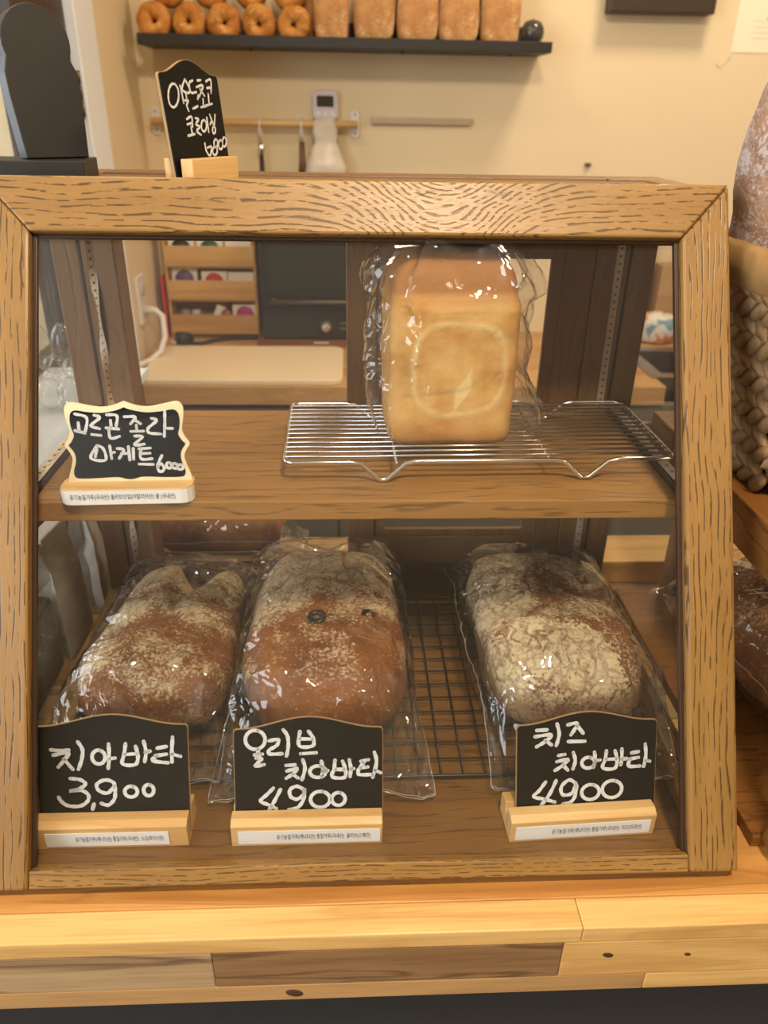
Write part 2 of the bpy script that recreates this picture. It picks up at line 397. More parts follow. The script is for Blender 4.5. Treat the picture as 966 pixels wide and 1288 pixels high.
# dark reveal bead round the pane
gx, gz0, gz1 = HW-ST, BR+.0032, HS-TR
front_part('glazing_bead', BEAD, MB().box(-gx,-gx+.0035,.0075,.0125,gz0,gz1).box(gx-.0035,gx,.0075,.0125,gz0,gz1).box(-gx+.0035,gx-.0035,.0075,.0125,gz1-.0025,gz1), .0006)
front_part('front_pane', GLASS, MB().box(-gx+.001, gx-.001, .0127, .0153, gz0-.002, gz1-.001), 0)
TOPZ = HS*cl; YB = .424; YFT = HS*sl; SX = .293
# base board, plinth, sides, back
box('base_board', oak('oak_base_shaded', 'x', base=srgb(112,78,38), light=srgb(130,92,48), K=90, dash=20, amount=.5), case, -HW+.004, HW-.004, .012, YB+.02, .0, .0148)  # oak made darker, so the colour carries the shade on the case floor
LEDT = plain('led_tape', srgb(205,190,175), .5, var=.1); LEDC = plain('led_chip', srgb(222,180,92), .4, var=0)
def side(s):
    x0, x1 = sorted((s*(SX-.012), s*(SX+.014)))
    xp0, xp1 = sorted((s*.2455, s*(SX+.014)))
    box('rear_post', OAK_D, case, xp0, xp1, YB-.018, YB+.02, .0152, TOPZ-.006, .0015)
    xg0, xg1 = sorted((s*.2785, s*.2815))
    box('post_groove', BEAD, case, xg0, xg1, YB-.0186, YB-.0178, .037, TOPZ-.036)
    box('top_side_rail', OAK_Y, case, x0, x1, YFT+.014, YB-.0185, TOPZ-.034, TOPZ-.006, .0015)
    box('bottom_side_rail', OAK_Y, case, x0, x1, .030, YB-.0185, .0152, .036, .001)
    xa, xb = sorted((s*(SX-.0015), s*(SX+.0015)))
    yo = .030
    MB().prism_x([(.0365*sl/cl+yo, .0365), (YB-.019, .0365), (YB-.019, TOPZ-.035), ((TOPZ-.035)*sl/cl+yo, TOPZ-.035)], xa, xb).build('side_pane', GLASS, case)
    # slot strip that carries the shelf, with its LED tape
    x0, x1 = sorted((s*(SX-.003), s*(SX-.014)))
    zs = .2694; yf = zs*sl/cl+.034
    st = box('shelf_bracket', BEAD, case, x0, x1, yf, YB-.019, zs-.022, zs+.006)
    def tape(name, p0, p1, wdir, nrm, n, jitter=0, hw=.004):
        p0, p1, wdir, nrm = map(Vector, (p0, p1, wdir, nrm)); d = p1-p0; b = MB(); ch = MB(); dk = MB()
        N = 24; vs = []
        for i in range(N+1):
            f = i/N; a = jitter*math.sin(f*9)
            wd = (wdir*math.cos(a)+nrm*math.sin(a))*hw
            o = p0+d*f+nrm*.001
            vs += [o-wd, o+wd]
        b.add(vs, [(2*i, 2*i+1, 2*i+3, 2*i+2) for i in range(N)])
        t = b.build(name, LEDT, case)
        for i in range(n):
            f = (i+.5)/n; a = jitter*math.sin(f*9); wd = (wdir*math.cos(a)+nrm*math.sin(a)); o = p0+d*f+nrm*.0016; e = d.normalized()
            for q, col, sz, sh in ((ch, 0, hw*.42, 0), (dk, 1, hw*.24, .5)):
                c0 = o+d*(sh/n)
                q.add([c0-wd*sz-e*sz, c0+wd*sz-e*sz, c0+wd*sz+e*sz, c0-wd*sz+e*sz], [(0,1,2,3)])
        ch.build('led_chips', LEDC, t)['kind'] = 'stuff'; dk.build('resistors', BEAD, t)['kind'] = 'stuff'
    xi = s*.2685
    tape('led_tape', (xi, YB-.0185, TOPZ-.04), (xi+s*.002, YB-.0185, .275), (s*1, 0, 0), (0, -1, 0), 26, .9 if s < 0 else .1)
    tape('led_tape', (s*(SX-.0085), yf+.002, zs+.0065), (s*(SX-.0085), YB-.03, zs+.0065), (1, 0, 0), (0, 0, 1), 16, 0, .0052)
    tape('led_tape', (xi, YB-.0185, .25), (xi+s*.001, YB-.0185, .05), (s*1, 0, 0), (0, -1, 0), 20, .8 if s < 0 else .1)
side(-1); side(1)
box('back_top_rail', OAK_DX, case, -.2452, .2452, YB-.016, YB+.018, TOPZ-.036, TOPZ-.006, .0015)
box('back_bottom_rail', OAK_DX, case, -.2452, .2452, YB+.002, YB+.016, .0152, .062, .0015)
box('door_track', OAK_DX, case, -.2452, .2452, YB+.0165, YB+.0185, .0152, .066)
TP = box('top_panel', OAK_DX, case, -SX+.0125, SX-.0125, YFT+.014, YB-.0165, TOPZ-.018, TOPZ-.008)
zs = .2694
box('shelf', OAK_S, case, -SX+.0145, SX-.0145, zs*sl/cl+.034, YB-.0188, zs-.0185, zs, .0012)
# sliding doors, both pushed to the right half
def sliding_door(x0, x1, y0, y1):
    d = MB().box(x0,x0+.032,y0,y1,.066,.478).box(x1-.032,x1,y0,y1,.066,.478).box(x0+.032,x1-.032,y0,y1,.066,.105).box(x0+.032,x1-.032,y0,y1,.440,.478).build('sliding_door', OAK_D, case, bevel=.0012)
    MB().box(x0+.032,x0+.045,y0+.003,y1-.003,.105,.440).box(x1-.045,x1-.032,y0+.003,y1-.003,.105,.440).box(x0+.045,x1-.045,y0+.003,y1-.003,.105,.113).box(x0+.045,x1-.045,y0+.003,y1-.003,.432,.440).build('bead', OAK_D, d)
    ym = (y0+y1)/2
    box('door_pane', GLASS, d, x0+.0452, x1-.0452, ym-.0015, ym+.0015, .1132, .4318)
sliding_door(-.0135, .2452, YB-.0145, YB-.0025)

# ------------------------------------------------------------------ chalk signs
def smooth_top(hw, zsh, zap, n=18):       # arched board top, right to left
    pts = []
    for i in range(n+1):
        f = 1-2*i/n; a = abs(f)
        pts.append((hw*f, zsh+(zap-zsh)*(.5+.5*math.cos(math.pi*min(1, a*1.02)))))
    return pts
def round_outline(w, h, zsh, zap, r=.003):
    top = smooth_top(w/2-r, zsh, zap)
    cr = [(w/2-r+r*math.sin(a), zsh-r+r*math.cos(a)) for a in (R(90), R(60), R(30))]
    return [(-w/2, h), (w/2, h)] + cr + top + [(-x, z) for x, z in reversed(cr)]
def chalk_sign(label, loc, yaw, lean, hw_hold, board_w, zsh, zap, strokes, sw, info, bx=0, stick=True, tmark=False, lw=1.0, lx=0.0):
    e = empty('chalk_sign', label, 'sign', loc, (0, 0, yaw))
    h0, d = .0265, .0280
    prof = [(-.0045, 0), (.0320, 0), (.0320, .0205), (.0185, .0235), (.0115, .004), (.0044, .004), (.0108, h0-.001), (.0015, h0), (-.0045, h0-.0035)]
    MB().prism_x(prof, -hw_hold, hw_hold).build('holder', PINE, e, bevel=.0006)
    brd = MB().prism(round_outline(board_w, .006, zsh, zap), 0, .003).build('board', CHALK_BOARD, e, (bx, .0038, 0), (-lean, 0, 0))
    ed = round_outline(board_w+.0012, .006, zsh+.0006, zap+.0006)
    MB().prism(ed, .0006, .0024).build('board_edge', BIRCH_EDGE, brd)
    ribbons(strokes, sw, -.0004).build('chalk_lettering', CHALK, brd)
    if stick:
        lo = box('ingredient_label', PAPER, e, -hw_hold*lw+lx, hw_hold*lw+lx, -.0051, -.0046, .003, .0182)
        text_part('printed_text', info, .0066, INK, lo, (lx+hw_hold*.2*lw, -.0053, .0108), (R(90), 0, 0), hw_hold*1.24*min(1, lw+.12))
    return e
def conv(S, cx, ytop, ztop, kx=.0001494, ky=.000170): return [[((x-cx)*kx, ztop-(y-ytop)*ky) for x, y in s] for s in S]
S1 = [[(100,240),(150,246),(198,243)],[(112,270),(198,258),(168,300),(136,336)],[(168,292),(215,350)],[(250,200),(273,240),(268,292),(246,350)],
      ell(360,285,36,38),[(418,214),(418,285),(410,348)],[(418,296),(450,292)],
      [(511,215),(502,270),(490,325),(560,330),(577,285),(566,230)],[(505,274),(572,270)],[(612,203),(622,260),(613,315)],[(618,264),(645,258)],
      [(685,242),(735,234)],[(672,284),(735,276)],[(682,284),(655,310),(742,324)],[(772,183),(766,250),(764,320)],[(766,276),(812,290)],
      [(198,400),(252,408),(280,434),(235,462),(188,470),(250,466),(292,492),(285,530),(240,555),(180,552),(145,530),(128,503)],[(321,545),(312,574)],
      [(440,445),(400,485),(352,470),(343,435),(388,412),(435,428),(442,470),(435,520),(400,552),(362,542)],ell(530,480,35,30),ell(628,474,28,31)]
S2 = [ell(192,183,55,52),[(206,236),(206,262)],[(186,266),(230,262)],[(195,284),(226,286),(206,308),(190,328),(238,320)],
      [(270,190),(320,184),(312,215),(270,240),(270,262),(340,262)],[(350,132),(372,165),(376,220),(365,275)],
      [(442,142),(437,220),(512,222),(516,180),(490,142)],[(442,182),(512,185)],[(445,264),(532,260)],
      [(362,327),(412,325)],[(366,358),(425,346),(396,376),(362,398)],[(396,376),(428,398)],[(456,298),(468,345),(450,408)],
      ell(540,365,45,32),[(560,308),(570,350),(560,396)],[(566,364),(596,360)],
      [(637,303),(632,350),(620,395),(690,400),(696,355),(680,310)],[(640,354),(690,356)],[(718,303),(726,350),(722,396)],[(726,354),(743,352)],
      [(784,312),(826,304)],[(780,350),(822,344)],[(800,320),(770,360),(776,386),(850,386)],[(860,264),(872,320),(850,402)],[(864,364),(895,378)],
      [(287,452),(250,488),(214,522),(260,545),(302,566)],[(328,460),(292,525),(262,572)],
      [(458,462),(420,444),(382,462),(384,500),(420,516),(458,490),(462,456),(458,515),(425,562),(372,574)],ell(552,520,55,45),ell(655,520,38,36)]
S3 = [[(240,122),(300,122)],[(230,156),(326,150),(290,185),(240,212)],[(290,178),(327,206)],[(358,92),(371,150),(355,210)],
      [(420,100),(476,95),(440,156)],[(476,108),(511,150)],[(425,192),(522,195)],
      [(370,266),(406,262)],[(360,300),(426,290),(396,322),(350,348)],[(398,322),(425,350)],[(456,254),(468,300),(455,345)],
      ell(545,315,38,30),[(580,258),(586,300),(575,342)],[(586,306),(614,303)],
      [(651,254),(645,300),(632,348),(700,355),(716,310),(702,256)],[(650,302),(712,302)],[(742,248),(743,300),(738,336)],[(742,306),(772,303)],
      [(800,273),(841,268)],[(790,307),(842,300)],[(794,306),(784,345),(852,349)],[(880,228),(886,290),(875,352)],[(886,320),(910,325)],
      [(296,410),(260,455),(228,488),(290,505),(352,525)],[(358,405),(320,480),(270,540)],
      [(475,428),(435,405),(390,440),(397,485),(450,482),(478,432),(470,500),(442,532),(400,538)],ell(562,480,52,42),ell(690,470,58,48)]
BZ = .0148
chalk_sign('black chalkboard sign reading 치아바타 3,900, in front of the split-ended loaf', (-.2105, .0475, BZ), 0, R(20), .0632, .1250, .1005, .1101, conv(S1, 435, 42, .1128, ky=.00016), .0031, '유기농밀가루(캐나다산) 통밀가루(국내산)  소금(파키스탄)', bx=.0005, lw=.8, lx=-.003)
chalk_sign('black chalkboard sign reading 올리브 치아바타 4,900, in front of the olive loaf', (-.0480, .0455, BZ), 0, R(20), .0632, .1245, .0967, .1067, conv(S2, 489, 55, .1087, ky=.000161), .0031, '유기농밀가루(캐나다산) 통밀가루(국내산)  올리브(스페인)', bx=.0015, lw=.94, lx=.002)
chalk_sign('black chalkboard sign reading 치즈 치아바타 4,900, before the cheese loaf', (.1865, .0455, BZ), R(2.5), R(20), .0632, .1220, .0973, .1068, conv(S3, 537, 28, .1085, ky=.000163), .0031, '유기농밀가루(캐나다산) 통밀가루(국내산)  치즈(미국산)', bx=.006, lw=.93)

# scalloped cream framed sign on the shelf
S4 = [[(190,130),(258,152),(236,234)],[(205,176),(205,220)],[(180,218),(238,232)],[(303,138),(336,150),(292,180),(278,196),(326,210)],[(276,240),(330,246)],
      [(376,136),(436,142),(426,196)],[(396,166),(396,203)],[(365,206),(440,213)],[(380,216),(386,262),(440,252)],
      [(480,148),(546,150),(512,186)],[(540,166),(572,186)],[(546,194),(546,222)],[(510,226),(586,226)],[(530,252),(576,256),(522,300),(582,296)],
      [(640,158),(670,170),(615,210),(620,236),(686,242)],[(722,120),(716,190),(706,256)],[(716,212),(760,213)],
      [(300,300),(335,318),(341,380),(254,368),(300,300)],[(296,318),(282,362)],[(375,303),(379,372)],[(380,340),(400,338)],
      [(418,318),(456,326),(424,372)],[(440,346),(474,345)],[(486,308),(487,382)],[(514,318),(510,378)],
      [(548,322),(616,318)],[(558,348),(612,346)],[(560,324),(555,376),(622,376)],[(540,405),(626,408)],
      [(682,360),(650,418),(664,450),(690,432),(672,404),(650,424)],ell(720,415,15,16),ell(755,418,15,14),ell(788,425,18,13)]
half_o = [(480,66),(535,85),(610,96),(705,84),(780,70),(815,78),(831,110),(826,165),(814,220),(830,262),(854,297),(832,330),(816,370),(830,420),(852,480),(852,545)]
half_i = [(480,98),(525,113),(610,126),(700,121),(765,112),(795,126),(805,165),(800,210),(790,245),(812,282),(828,298),(808,325),(796,352),(798,392),(816,440),(812,468),(790,479),(700,480),(560,475),(515,484),(480,489)]
def mirror_outline(half, cx, y0, kx, ky, z0):
    P = catmull([(float(a), float(b)) for a, b in half], 4)
    rightp = [((x-480)*kx, z0-(y-y0)*ky) for x, y in P]
    left = [(-x, z) for x, z in rightp[::-1]]
    pts = rightp[::-1] + left[::-1][1:] if False else None
    out = rightp[::-1]                       # bottom right up to the top centre
    lf = [(-x, z) for x, z in rightp]        # top centre down to bottom left
    out = out + lf[1:]
    cl_ = [out[0]]
    for p in out[1:]:
        if (Vector(p)-Vector(cl_[-1])).length > 1e-6: cl_.append(p)
    if (Vector(cl_[0])-Vector(cl_[-1])).length < 1e-6: cl_.pop()
    return cl_
CREAM = plain('cream_frame', srgb(232,216,176), .55, var=.03)
kx4, ky4, zt4 = .0001368, .000157, .0825
e = empty('chalk_sign', 'small cream framed scalloped chalk sign reading 고르곤졸라 바게트 6000 on the shelf', 'sign', (-.1975, .188, zs+.0002), (0, 0, R(2)))
b4 = MB().prism(mirror_outline(half_o, 480, 66, kx4, ky4, zt4), 0, .003).build('board', CREAM, e, (.0015, .002, 0), (R(-10), 0, 0))
MB().prism(mirror_outline(half_i, 480, 66, kx4, ky4, zt4), -.0004, .001).build('chalk_panel', CHALK_BOARD, b4)
ribbons(conv(S4, 480, 66, zt4, kx4, ky4), .0024, -.0007).build('chalk_lettering', CHALK, b4)
def rounded_rect(hx, y0, y1, r):
    return [(x, y) for cx, cy, a0 in ((hx-r, y1-r, 0), (-hx+r, y1-r, 90), (-hx+r, y0+r, 180), (hx-r, y0+r, 270)) for x, y in [(cx+r*math.cos(R(a0+k)), cy+r*math.sin(R(a0+k))) for k in (0, 30, 60, 90)]]
o2 = rounded_rect(.0545, -.012, .016, .009); n2 = len(o2)
MB().add([(x, y, 0) for x, y in o2]+[(x, y, .0145) for x, y in o2], [tuple(range(n2-1, -1, -1)), tuple(range(n2, 2*n2))]+[(i, (i+1) % n2, (i+1) % n2+n2, i+n2) for i in range(n2)]).build('holder', PINE, e, bevel=.0005)
lb = [(x, y) for x, y in rounded_rect(.055, -.0125, .0165, .0095) if y < -.001]
lb = sorted(lb, key=lambda p: p[0]); n3 = len(lb)
lab = MB().add([(x, y, .001) for x, y in lb]+[(x, y, .0138) for x, y in lb], [(i, i+1, i+1+n3, i+n3) for i in range(n3-1)]).build('ingredient_label', PAPER, e)
text_part('printed_text', '유기농밀가루(국내산) 올리브오일(이탈리아산) 꿀 (국내산)', .0055, INK, lab, (-.0025, -.0128, .0076), (R(90), 0, 0), .086)
TOP_S = [[(-20.5, 70.6), (-17.9, 67.2), (-18.6, 61.4), (-22.3, 56.1), (-27.2, 53.7), (-30.9, 55.4), (-31.8, 60.3), (-29.5, 66.1), (-25.1, 70.2), (-20.5, 70.6)], [(-14.4, 69.5), (-13.7, 63.5), (-13.5, 57.0)], [(-6.8, 74.6), (-12.7, 67.0), (-5.4, 64.5), (-2.7, 67.2), (-6.8, 74.6)], [(-8.6, 64.1), (-8.6, 60.1)], [(-11.4, 58.8), (-7.0, 58.9), (-10.0, 55.3), (-8.6, 51.3)], [(3.0, 73.9), (-2.1, 71.6), (-1.5, 65.0), (5.6, 65.5)], [(-2.5, 52.9), (4.5, 54.8)], [(7.5, 63.1), (6.0, 60.2)], [(9.4, 74.1), (14.1, 74.6)], [(6.7, 69.1), (16.1, 70.5), (8.5, 62.0)], [(11.3, 67.5), (15.9, 62.9)], [(13.3, 60.5), (12.4, 55.3)], [(8.8, 54.1), (17.1, 55.3)], [(21.0, 73.8), (28.0, 75.2), (25.9, 65.3)], [(20.9, 68.8), (25.7, 69.3)], [(21.6, 64.3), (20.7, 56.5)], [(15.1, 55.3), (24.9, 56.9)], [(-13.0, 45.0), (-6.2, 46.8), (-7.1, 39.3)], [(-13.5, 41.1), (-6.9, 42.2)], [(-9.0, 39.3), (-8.8, 33.5)], [(-14.8, 32.5), (-5.5, 33.8)], [(-1.4, 45.8), (2.8, 44.7), (-2.1, 41.1), (3.2, 39.2), (-2.3, 36.0), (2.7, 33.0)], [(11.0, 44.1), (12.4, 42.3), (12.1, 39.4), (10.2, 36.7), (7.6, 35.5), (5.5, 36.4), (4.9, 39.0), (6.0, 42.0), (8.4, 44.0), (11.0, 44.1)], [(14.4, 46.2), (14.0, 35.1)], [(19.1, 48.4), (20.5, 44.0), (17.7, 41.0)], [(21.2, 44.0), (22.8, 39.9)], [(26.6, 48.4), (23.5, 39.9)], [(23.2, 39.2), (24.0, 38.0), (23.8, 36.1), (22.7, 34.4), (21.1, 33.7), (20.0, 34.3), (19.7, 35.9), (20.4, 37.8), (21.8, 39.1), (23.2, 39.2)], [(6.1, 26.3), (6.4, 20.3), (10.7, 16.4), (14.4, 22.3)], [(8.5, 22.8), (14.2, 23.8)], [(23.3, 29.0), (24.4, 27.6), (24.2, 25.5), (22.8, 23.5), (20.8, 22.7), (19.2, 23.4), (18.7, 25.3), (19.6, 27.4), (21.4, 28.9), (23.3, 29.0)], [(20.4, 23.0), (21.9, 21.6), (21.8, 19.4), (20.2, 17.5), (17.8, 16.7), (15.7, 17.4), (15.0, 19.3), (15.9, 21.5), (18.0, 22.9), (20.4, 23.0)], [(30.1, 28.1), (31.4, 26.5), (31.2, 24.1), (29.6, 21.9), (27.4, 21.0), (25.5, 21.8), (24.9, 23.9), (25.9, 26.3), (27.9, 28.0), (30.1, 28.1)], [(36.3, 30.4), (37.5, 28.8), (37.2, 26.3), (35.6, 23.9), (33.6, 23.0), (31.9, 23.8), (31.5, 26.0), (32.5, 28.6), (34.4, 30.3), (36.3, 30.4)]]
e = empty('chalk_sign', 'tall narrow black chalk sign reading 아몬드초코 크로아상 3800 on top of the case', 'sign', (-.135, .332, TOPZ-.0078), (0, 0, R(62)))
MB().prism_x([(-.006, 0), (-.003, 0), (-.003, .0125), (.0002, .0125)][:0] or [(-.0135, 0), (-.0015, 0), (-.0015, .0195), (-.0135, .0195)], -.034, .030).build('holder', PINE, e, bevel=.0005)
MB().prism_x([(.0065, 0), (.016, 0), (.016, .0195), (.0065, .0195)], -.034, .030).build('holder_back', PINE, e, bevel=.0005)
bt = MB().prism(round_outline(.076, .0005, .0785, .0885), 0, .004).build('board', CHALK_BOARD, e, (0, .0005, .004), (R(-6), 0, 0))
MB().prism(round_outline(.0768, .0005, .0791, .0891), .0008, .0034).build('board_edge', BIRCH_EDGE, bt)
ribbons([[(x/1000, z/1000) for x, z in s] for s in TOP_S], .0019, -.0004).build('chalk_lettering', CHALK, bt)

# ------------------------------------------------------------------ wire racks
def wire_rack():
    e = empty('wire_cooling_rack', 'shiny steel wire cooling rack on the case shelf', 'cooling rack', (.1075, .2985, zs), (0, 0, R(1.3)))
    hx, hy, zw = .1775, .0765, .0195
    def vfoot(x0, yy, sgn):
        return [(x0-sgn*.030, yy, zw), (x0-sgn*.020, yy, zw-.002), (x0-sgn*.004, yy, .0022), (x0, yy, .0019), (x0+sgn*.004, yy, .0022), (x0+sgn*.020, yy, zw-.002), (x0+sgn*.030, yy, zw)]
    r = .008; path = []
    path += [(-hx+r, -hy, zw)] + vfoot(-.090, -hy, 1) + vfoot(.095, -hy, 1) + [(hx-r, -hy, zw)]
    path += [(hx-.002, -hy+.002, zw), (hx, -hy+r, zw), (hx, hy-r, zw), (hx-.002, hy-.002, zw)]
    path += [(hx-r, hy, zw)] + vfoot(.095, hy, -1) + vfoot(-.090, hy, -1) + [(-hx+r, hy, zw)]
    path += [(-hx+.002, hy-.002, zw), (-hx, hy-r, zw), (-hx, -hy+r, zw), (-hx+.002, -hy+.002, zw)]
    MB().tube(path, .0021, 8, True).build('frame', STEEL, e)
    wm = MB().tube([(-hx, 0, 0), (hx, 0, 0)], .0013, 6).mesh('wire')
    for k in range(13):
        o = bpy.data.objects.new('wire', wm); C.objects.link(o); o.parent = e; o.location = (0, -hy+.0105+k*(2*hy-.021)/12, zw+.0012)
        if not k: wm.materials.append(STEEL)
    for x in (-.078, .062): MB().tube([(x, -hy, zw-.0012), (x, hy, zw-.0012)], .0012, 6).build('cross_wire', STEEL, e)
wire_rack()
def grid_rack():
    e = empty('wire_grid_rack', 'black wire grid rack lying on the floor of the case', 'cooling rack', (0, .2575, BZ))
    hx, hy, zw = .262, .1495, .0058
    MB().tube([(-hx+.01,-hy,zw),(hx-.01,-hy,zw),(hx-.003,-hy+.003,zw),(hx,-hy+.01,zw),(hx,hy-.01,zw),(hx-.003,hy-.003,zw),(hx-.01,hy,zw),(-hx+.01,hy,zw),(-hx+.003,hy-.003,zw),(-hx,hy-.01,zw),(-hx,-hy+.01,zw),(-hx+.003,-hy+.003,zw)], .0018, 6, True).build('frame', BLACKWIRE, e)
    ma = MB().tube([(-hx,0,0),(hx,0,0)], .0009, 5).mesh('wire'); mb_ = MB().tube([(0,-hy,0),(0,hy,0)], .0009, 5).mesh('wire')
    ma.materials.append(BLACKWIRE); mb_.materials.append(BLACKWIRE)
    for k in range(13):
        o = bpy.data.objects.new('wire', ma); C.objects.link(o); o.parent = e; o.location = (0, -hy+(k+1)*2*hy/14, zw)
    for k in range(24):
        o = bpy.data.objects.new('wire', mb_); C.objects.link(o); o.parent = e; o.location = (-hx+(k+1)*2*hx/25, 0, zw-.0016)
    for x in (-.2, .2):
        for y in (-.11, .11): MB().lathe([(.002, 0), (.0025, .001), (.0025, .0045)], 8, x, y).build('foot', BLACKWIRE, e)
grid_rack()

# ------------------------------------------------------------------ bread
def sgnpow(v, p): return math.copysign(abs(v)**p, v)
def loaf_mesh(lx, ly, lz, ex=.55, ez=.8, seed=0, amp=.004, freq=22, nu=56, nv=34, mod=None, flat=.35):
    def fn(i, j):
        a = 2*math.pi*i/nu; ph = -math.pi/2+math.pi*j/(nv-1)
        c = sgnpow(math.cos(ph), ez)
        p = Vector((lx/2*c*sgnpow(math.cos(a), ex), ly/2*c*sgnpow(math.sin(a), ex), lz/2*sgnpow(math.sin(ph), ez)))
        if mod: p = mod(p)
        q = p*freq+Vector((seed*3.7, seed*1.3, 0))
        d = p.normalized() if p.length > 1e-6 else Vector((0, 0, 1))
        p = p+d*amp*(noise.noise(q)+.5*noise.noise(q*2.3))
        p.z = max(p.z+lz/2, .0004*(1+abs(p.x)*0))
        return p
    return MB().grid(fn, nu, nv, wrap_u=True)
def film_bag(name, parent, lx, ly, lz, front, back, seed, mar=.007, fl=(.05, .05), amp=.004, zf=(0.004, .03), skew=0, flare=1.08, mod=None):
    """loose film sleeve round a loaf lying along y, flattened into a welded fin at both ends"""
    nu, nv = 34, 44; rnd = random.Random(seed)
    W = (lx+lz)/2*.98
    L0, L1 = -ly/2-fl[0], ly/2+fl[1]
    def fn(i, j):
        t = i/(nu-1); y = L0+(L1-L0)*t
        e0 = max(0, (-ly/2*.80-y)/(fl[0]+ly*.1)); e1 = max(0, (y-ly/2*.80)/(fl[1]+ly*.1)); e = min(1, max(e0, e1))
        s = e*e*(3-2*e)
        a = 2*math.pi*j/nv
        hx = (lx/2+mar)*(1-s)+W*flare*s; hz = (lz/2+mar*.6)*(1-s)+.0012*s
        zc = (lz/2+.001)*(1-s)+(zf[0] if e0 > e1 else zf[1])*s
        x = hx*sgnpow(math.cos(a), .7); z = zc+hz*sgnpow(math.sin(a), .8)
        q = Vector((x*14+seed, y*14, z*14))
        k = amp*(1-.5*s)
        cre = abs(noise.noise(q))*1.6+abs(noise.noise(q*2.6+Vector((5, 0, 0))))*.8
        dx, dz = math.cos(a), math.sin(a)
        p = Vector((x+dx*k*cre, y+skew*x*s+rnd.uniform(-1, 1)*.0016, z+dz*k*cre*(1 if dz > 0 else .1)))
        p += Vector((rnd.uniform(-1, 1), rnd.uniform(-1, 1), rnd.uniform(-1, 1)))*.0011*(1 if s < .9 else .4)
        if s > .3: p.z += .006*s*math.sin(x*70+seed)*(1 if e0 > e1 else 1.6)+ .002
        p.z = max(p.z, .0006)
        return p
    o = MB().grid(fn, nu, nv, wrap_v=True, smooth=False).build(name, FILM, parent)
    V = [v.co for v in o.data.vertices]
    for j0 in (0, nv//2): MB().tube([V[i*nv+j0] for i in range(nu)], .0005, 5).build('side_seam', SEAM, o)
    for i0 in (0, nu-1): MB().tube([V[i0*nv+j] for j in range(nv)], .0004, 5, True).build('end_seam', SEAM, o)
    return o

CIA1 = crust('ciabatta_crust_split', srgb(140,86,42), srgb(98,56,26), srgb(206,190,154), .62, 60, gy=1.6, gx=-2.0)
CIA2 = crust('ciabatta_crust_olive', srgb(150,92,40), srgb(108,62,26), srgb(216,196,160), .66, 58, gy=5.2)
CIA3 = crust('ciabatta_crust_cheese', srgb(132,84,50), srgb(92,56,34), srgb(218,200,160), .58, 40, gy=-1.2, gx=-2.0)
GZ = BZ+.0078
def ciabatta(label, loc, rz, dims, mat, seed, mod=None, **kw):
    e = empty('bagged_ciabatta', label, 'bread', loc, (0, 0, rz))
    lx, ly, lz = dims
    l = loaf_mesh(lx, ly, lz, .5, .72, seed, .006, 16, mod=mod).build('loaf', mat, e, (0, 0, .0016))
    film_bag('plastic_bag', e, lx, ly, lz, 0, 0, seed, **kw)
    return e, l
def split_end(p):
    k = math.exp(-((p.x-.012)/.016)**2)*max(0, (p.y-.04)/.09); p.y -= .045*k; p.z -= .03*k
    g2 = math.exp(-((p.x-.012+(.115-p.y)*.12)/.010)**2)*max(0, min(1, (p.y+.03)/.1)); p.z -= .016*g2 if p.z > 0 else 0
    p.x *= 1+.10*(-p.y/.12)
    return p
ciabatta('floury split-ended ciabatta loaf in a clear bag beside the left side glass'.replace('left ', ''), (-.1985, .262, GZ), R(-4), (.140, .235, .082), CIA1, 3, split_end, fl=(.045, .035), amp=.005, flare=.74)
def dome(p):
    p.x *= 1-.10*max(0, p.y/.13); p.x *= 1+.05*max(0, -p.y/.13); return p
eo, lo_ = ciabatta('golden ciabatta loaf with black olives in a clear bag, between two other loaves', (-.0365, .262, GZ), R(0), (.160, .270, .094), CIA2, 5, dome, mar=.005, fl=(.047, .045), amp=.005, zf=(.006, .05), flare=.80)
OLIVE = plain('black_olive', srgb(30,26,30), .3); 
for x, y, z, s in ((-.008, -.006, .0945, 1), (.044, .0, .0915, .8)):
    ol = MB().grid(lambda i, j: ((.0068+.0034*math.cos(2*math.pi*j/10))*math.cos(2*math.pi*i/18)*s, (.0068+.0034*math.cos(2*math.pi*j/10))*math.sin(2*math.pi*i/18)*s, .0028*math.sin(2*math.pi*j/10)*s), 18, 10, True, True).build('olive_slice', OLIVE, eo, (x, y-.03, z), (R(12), R(-8 if x < 0 else 14), 0))
def cheese(p):
    p.z += .010*math.exp(-((p.y+.06)/.03)**2)*(1 if p.z > 0 else 0)-.008*math.exp(-((p.y-.02)/.02)**2)*(1 if p.z > 0 and p.x > 0 else 0); return p
ciabatta('thickly floured cracked ciabatta loaf in a clear bag, behind the cheese ciabatta sign', (.200, .262, GZ), R(1), (.158, .250, .092), CIA3, 9, cheese, fl=(.05, .035), amp=.005, flare=.70)

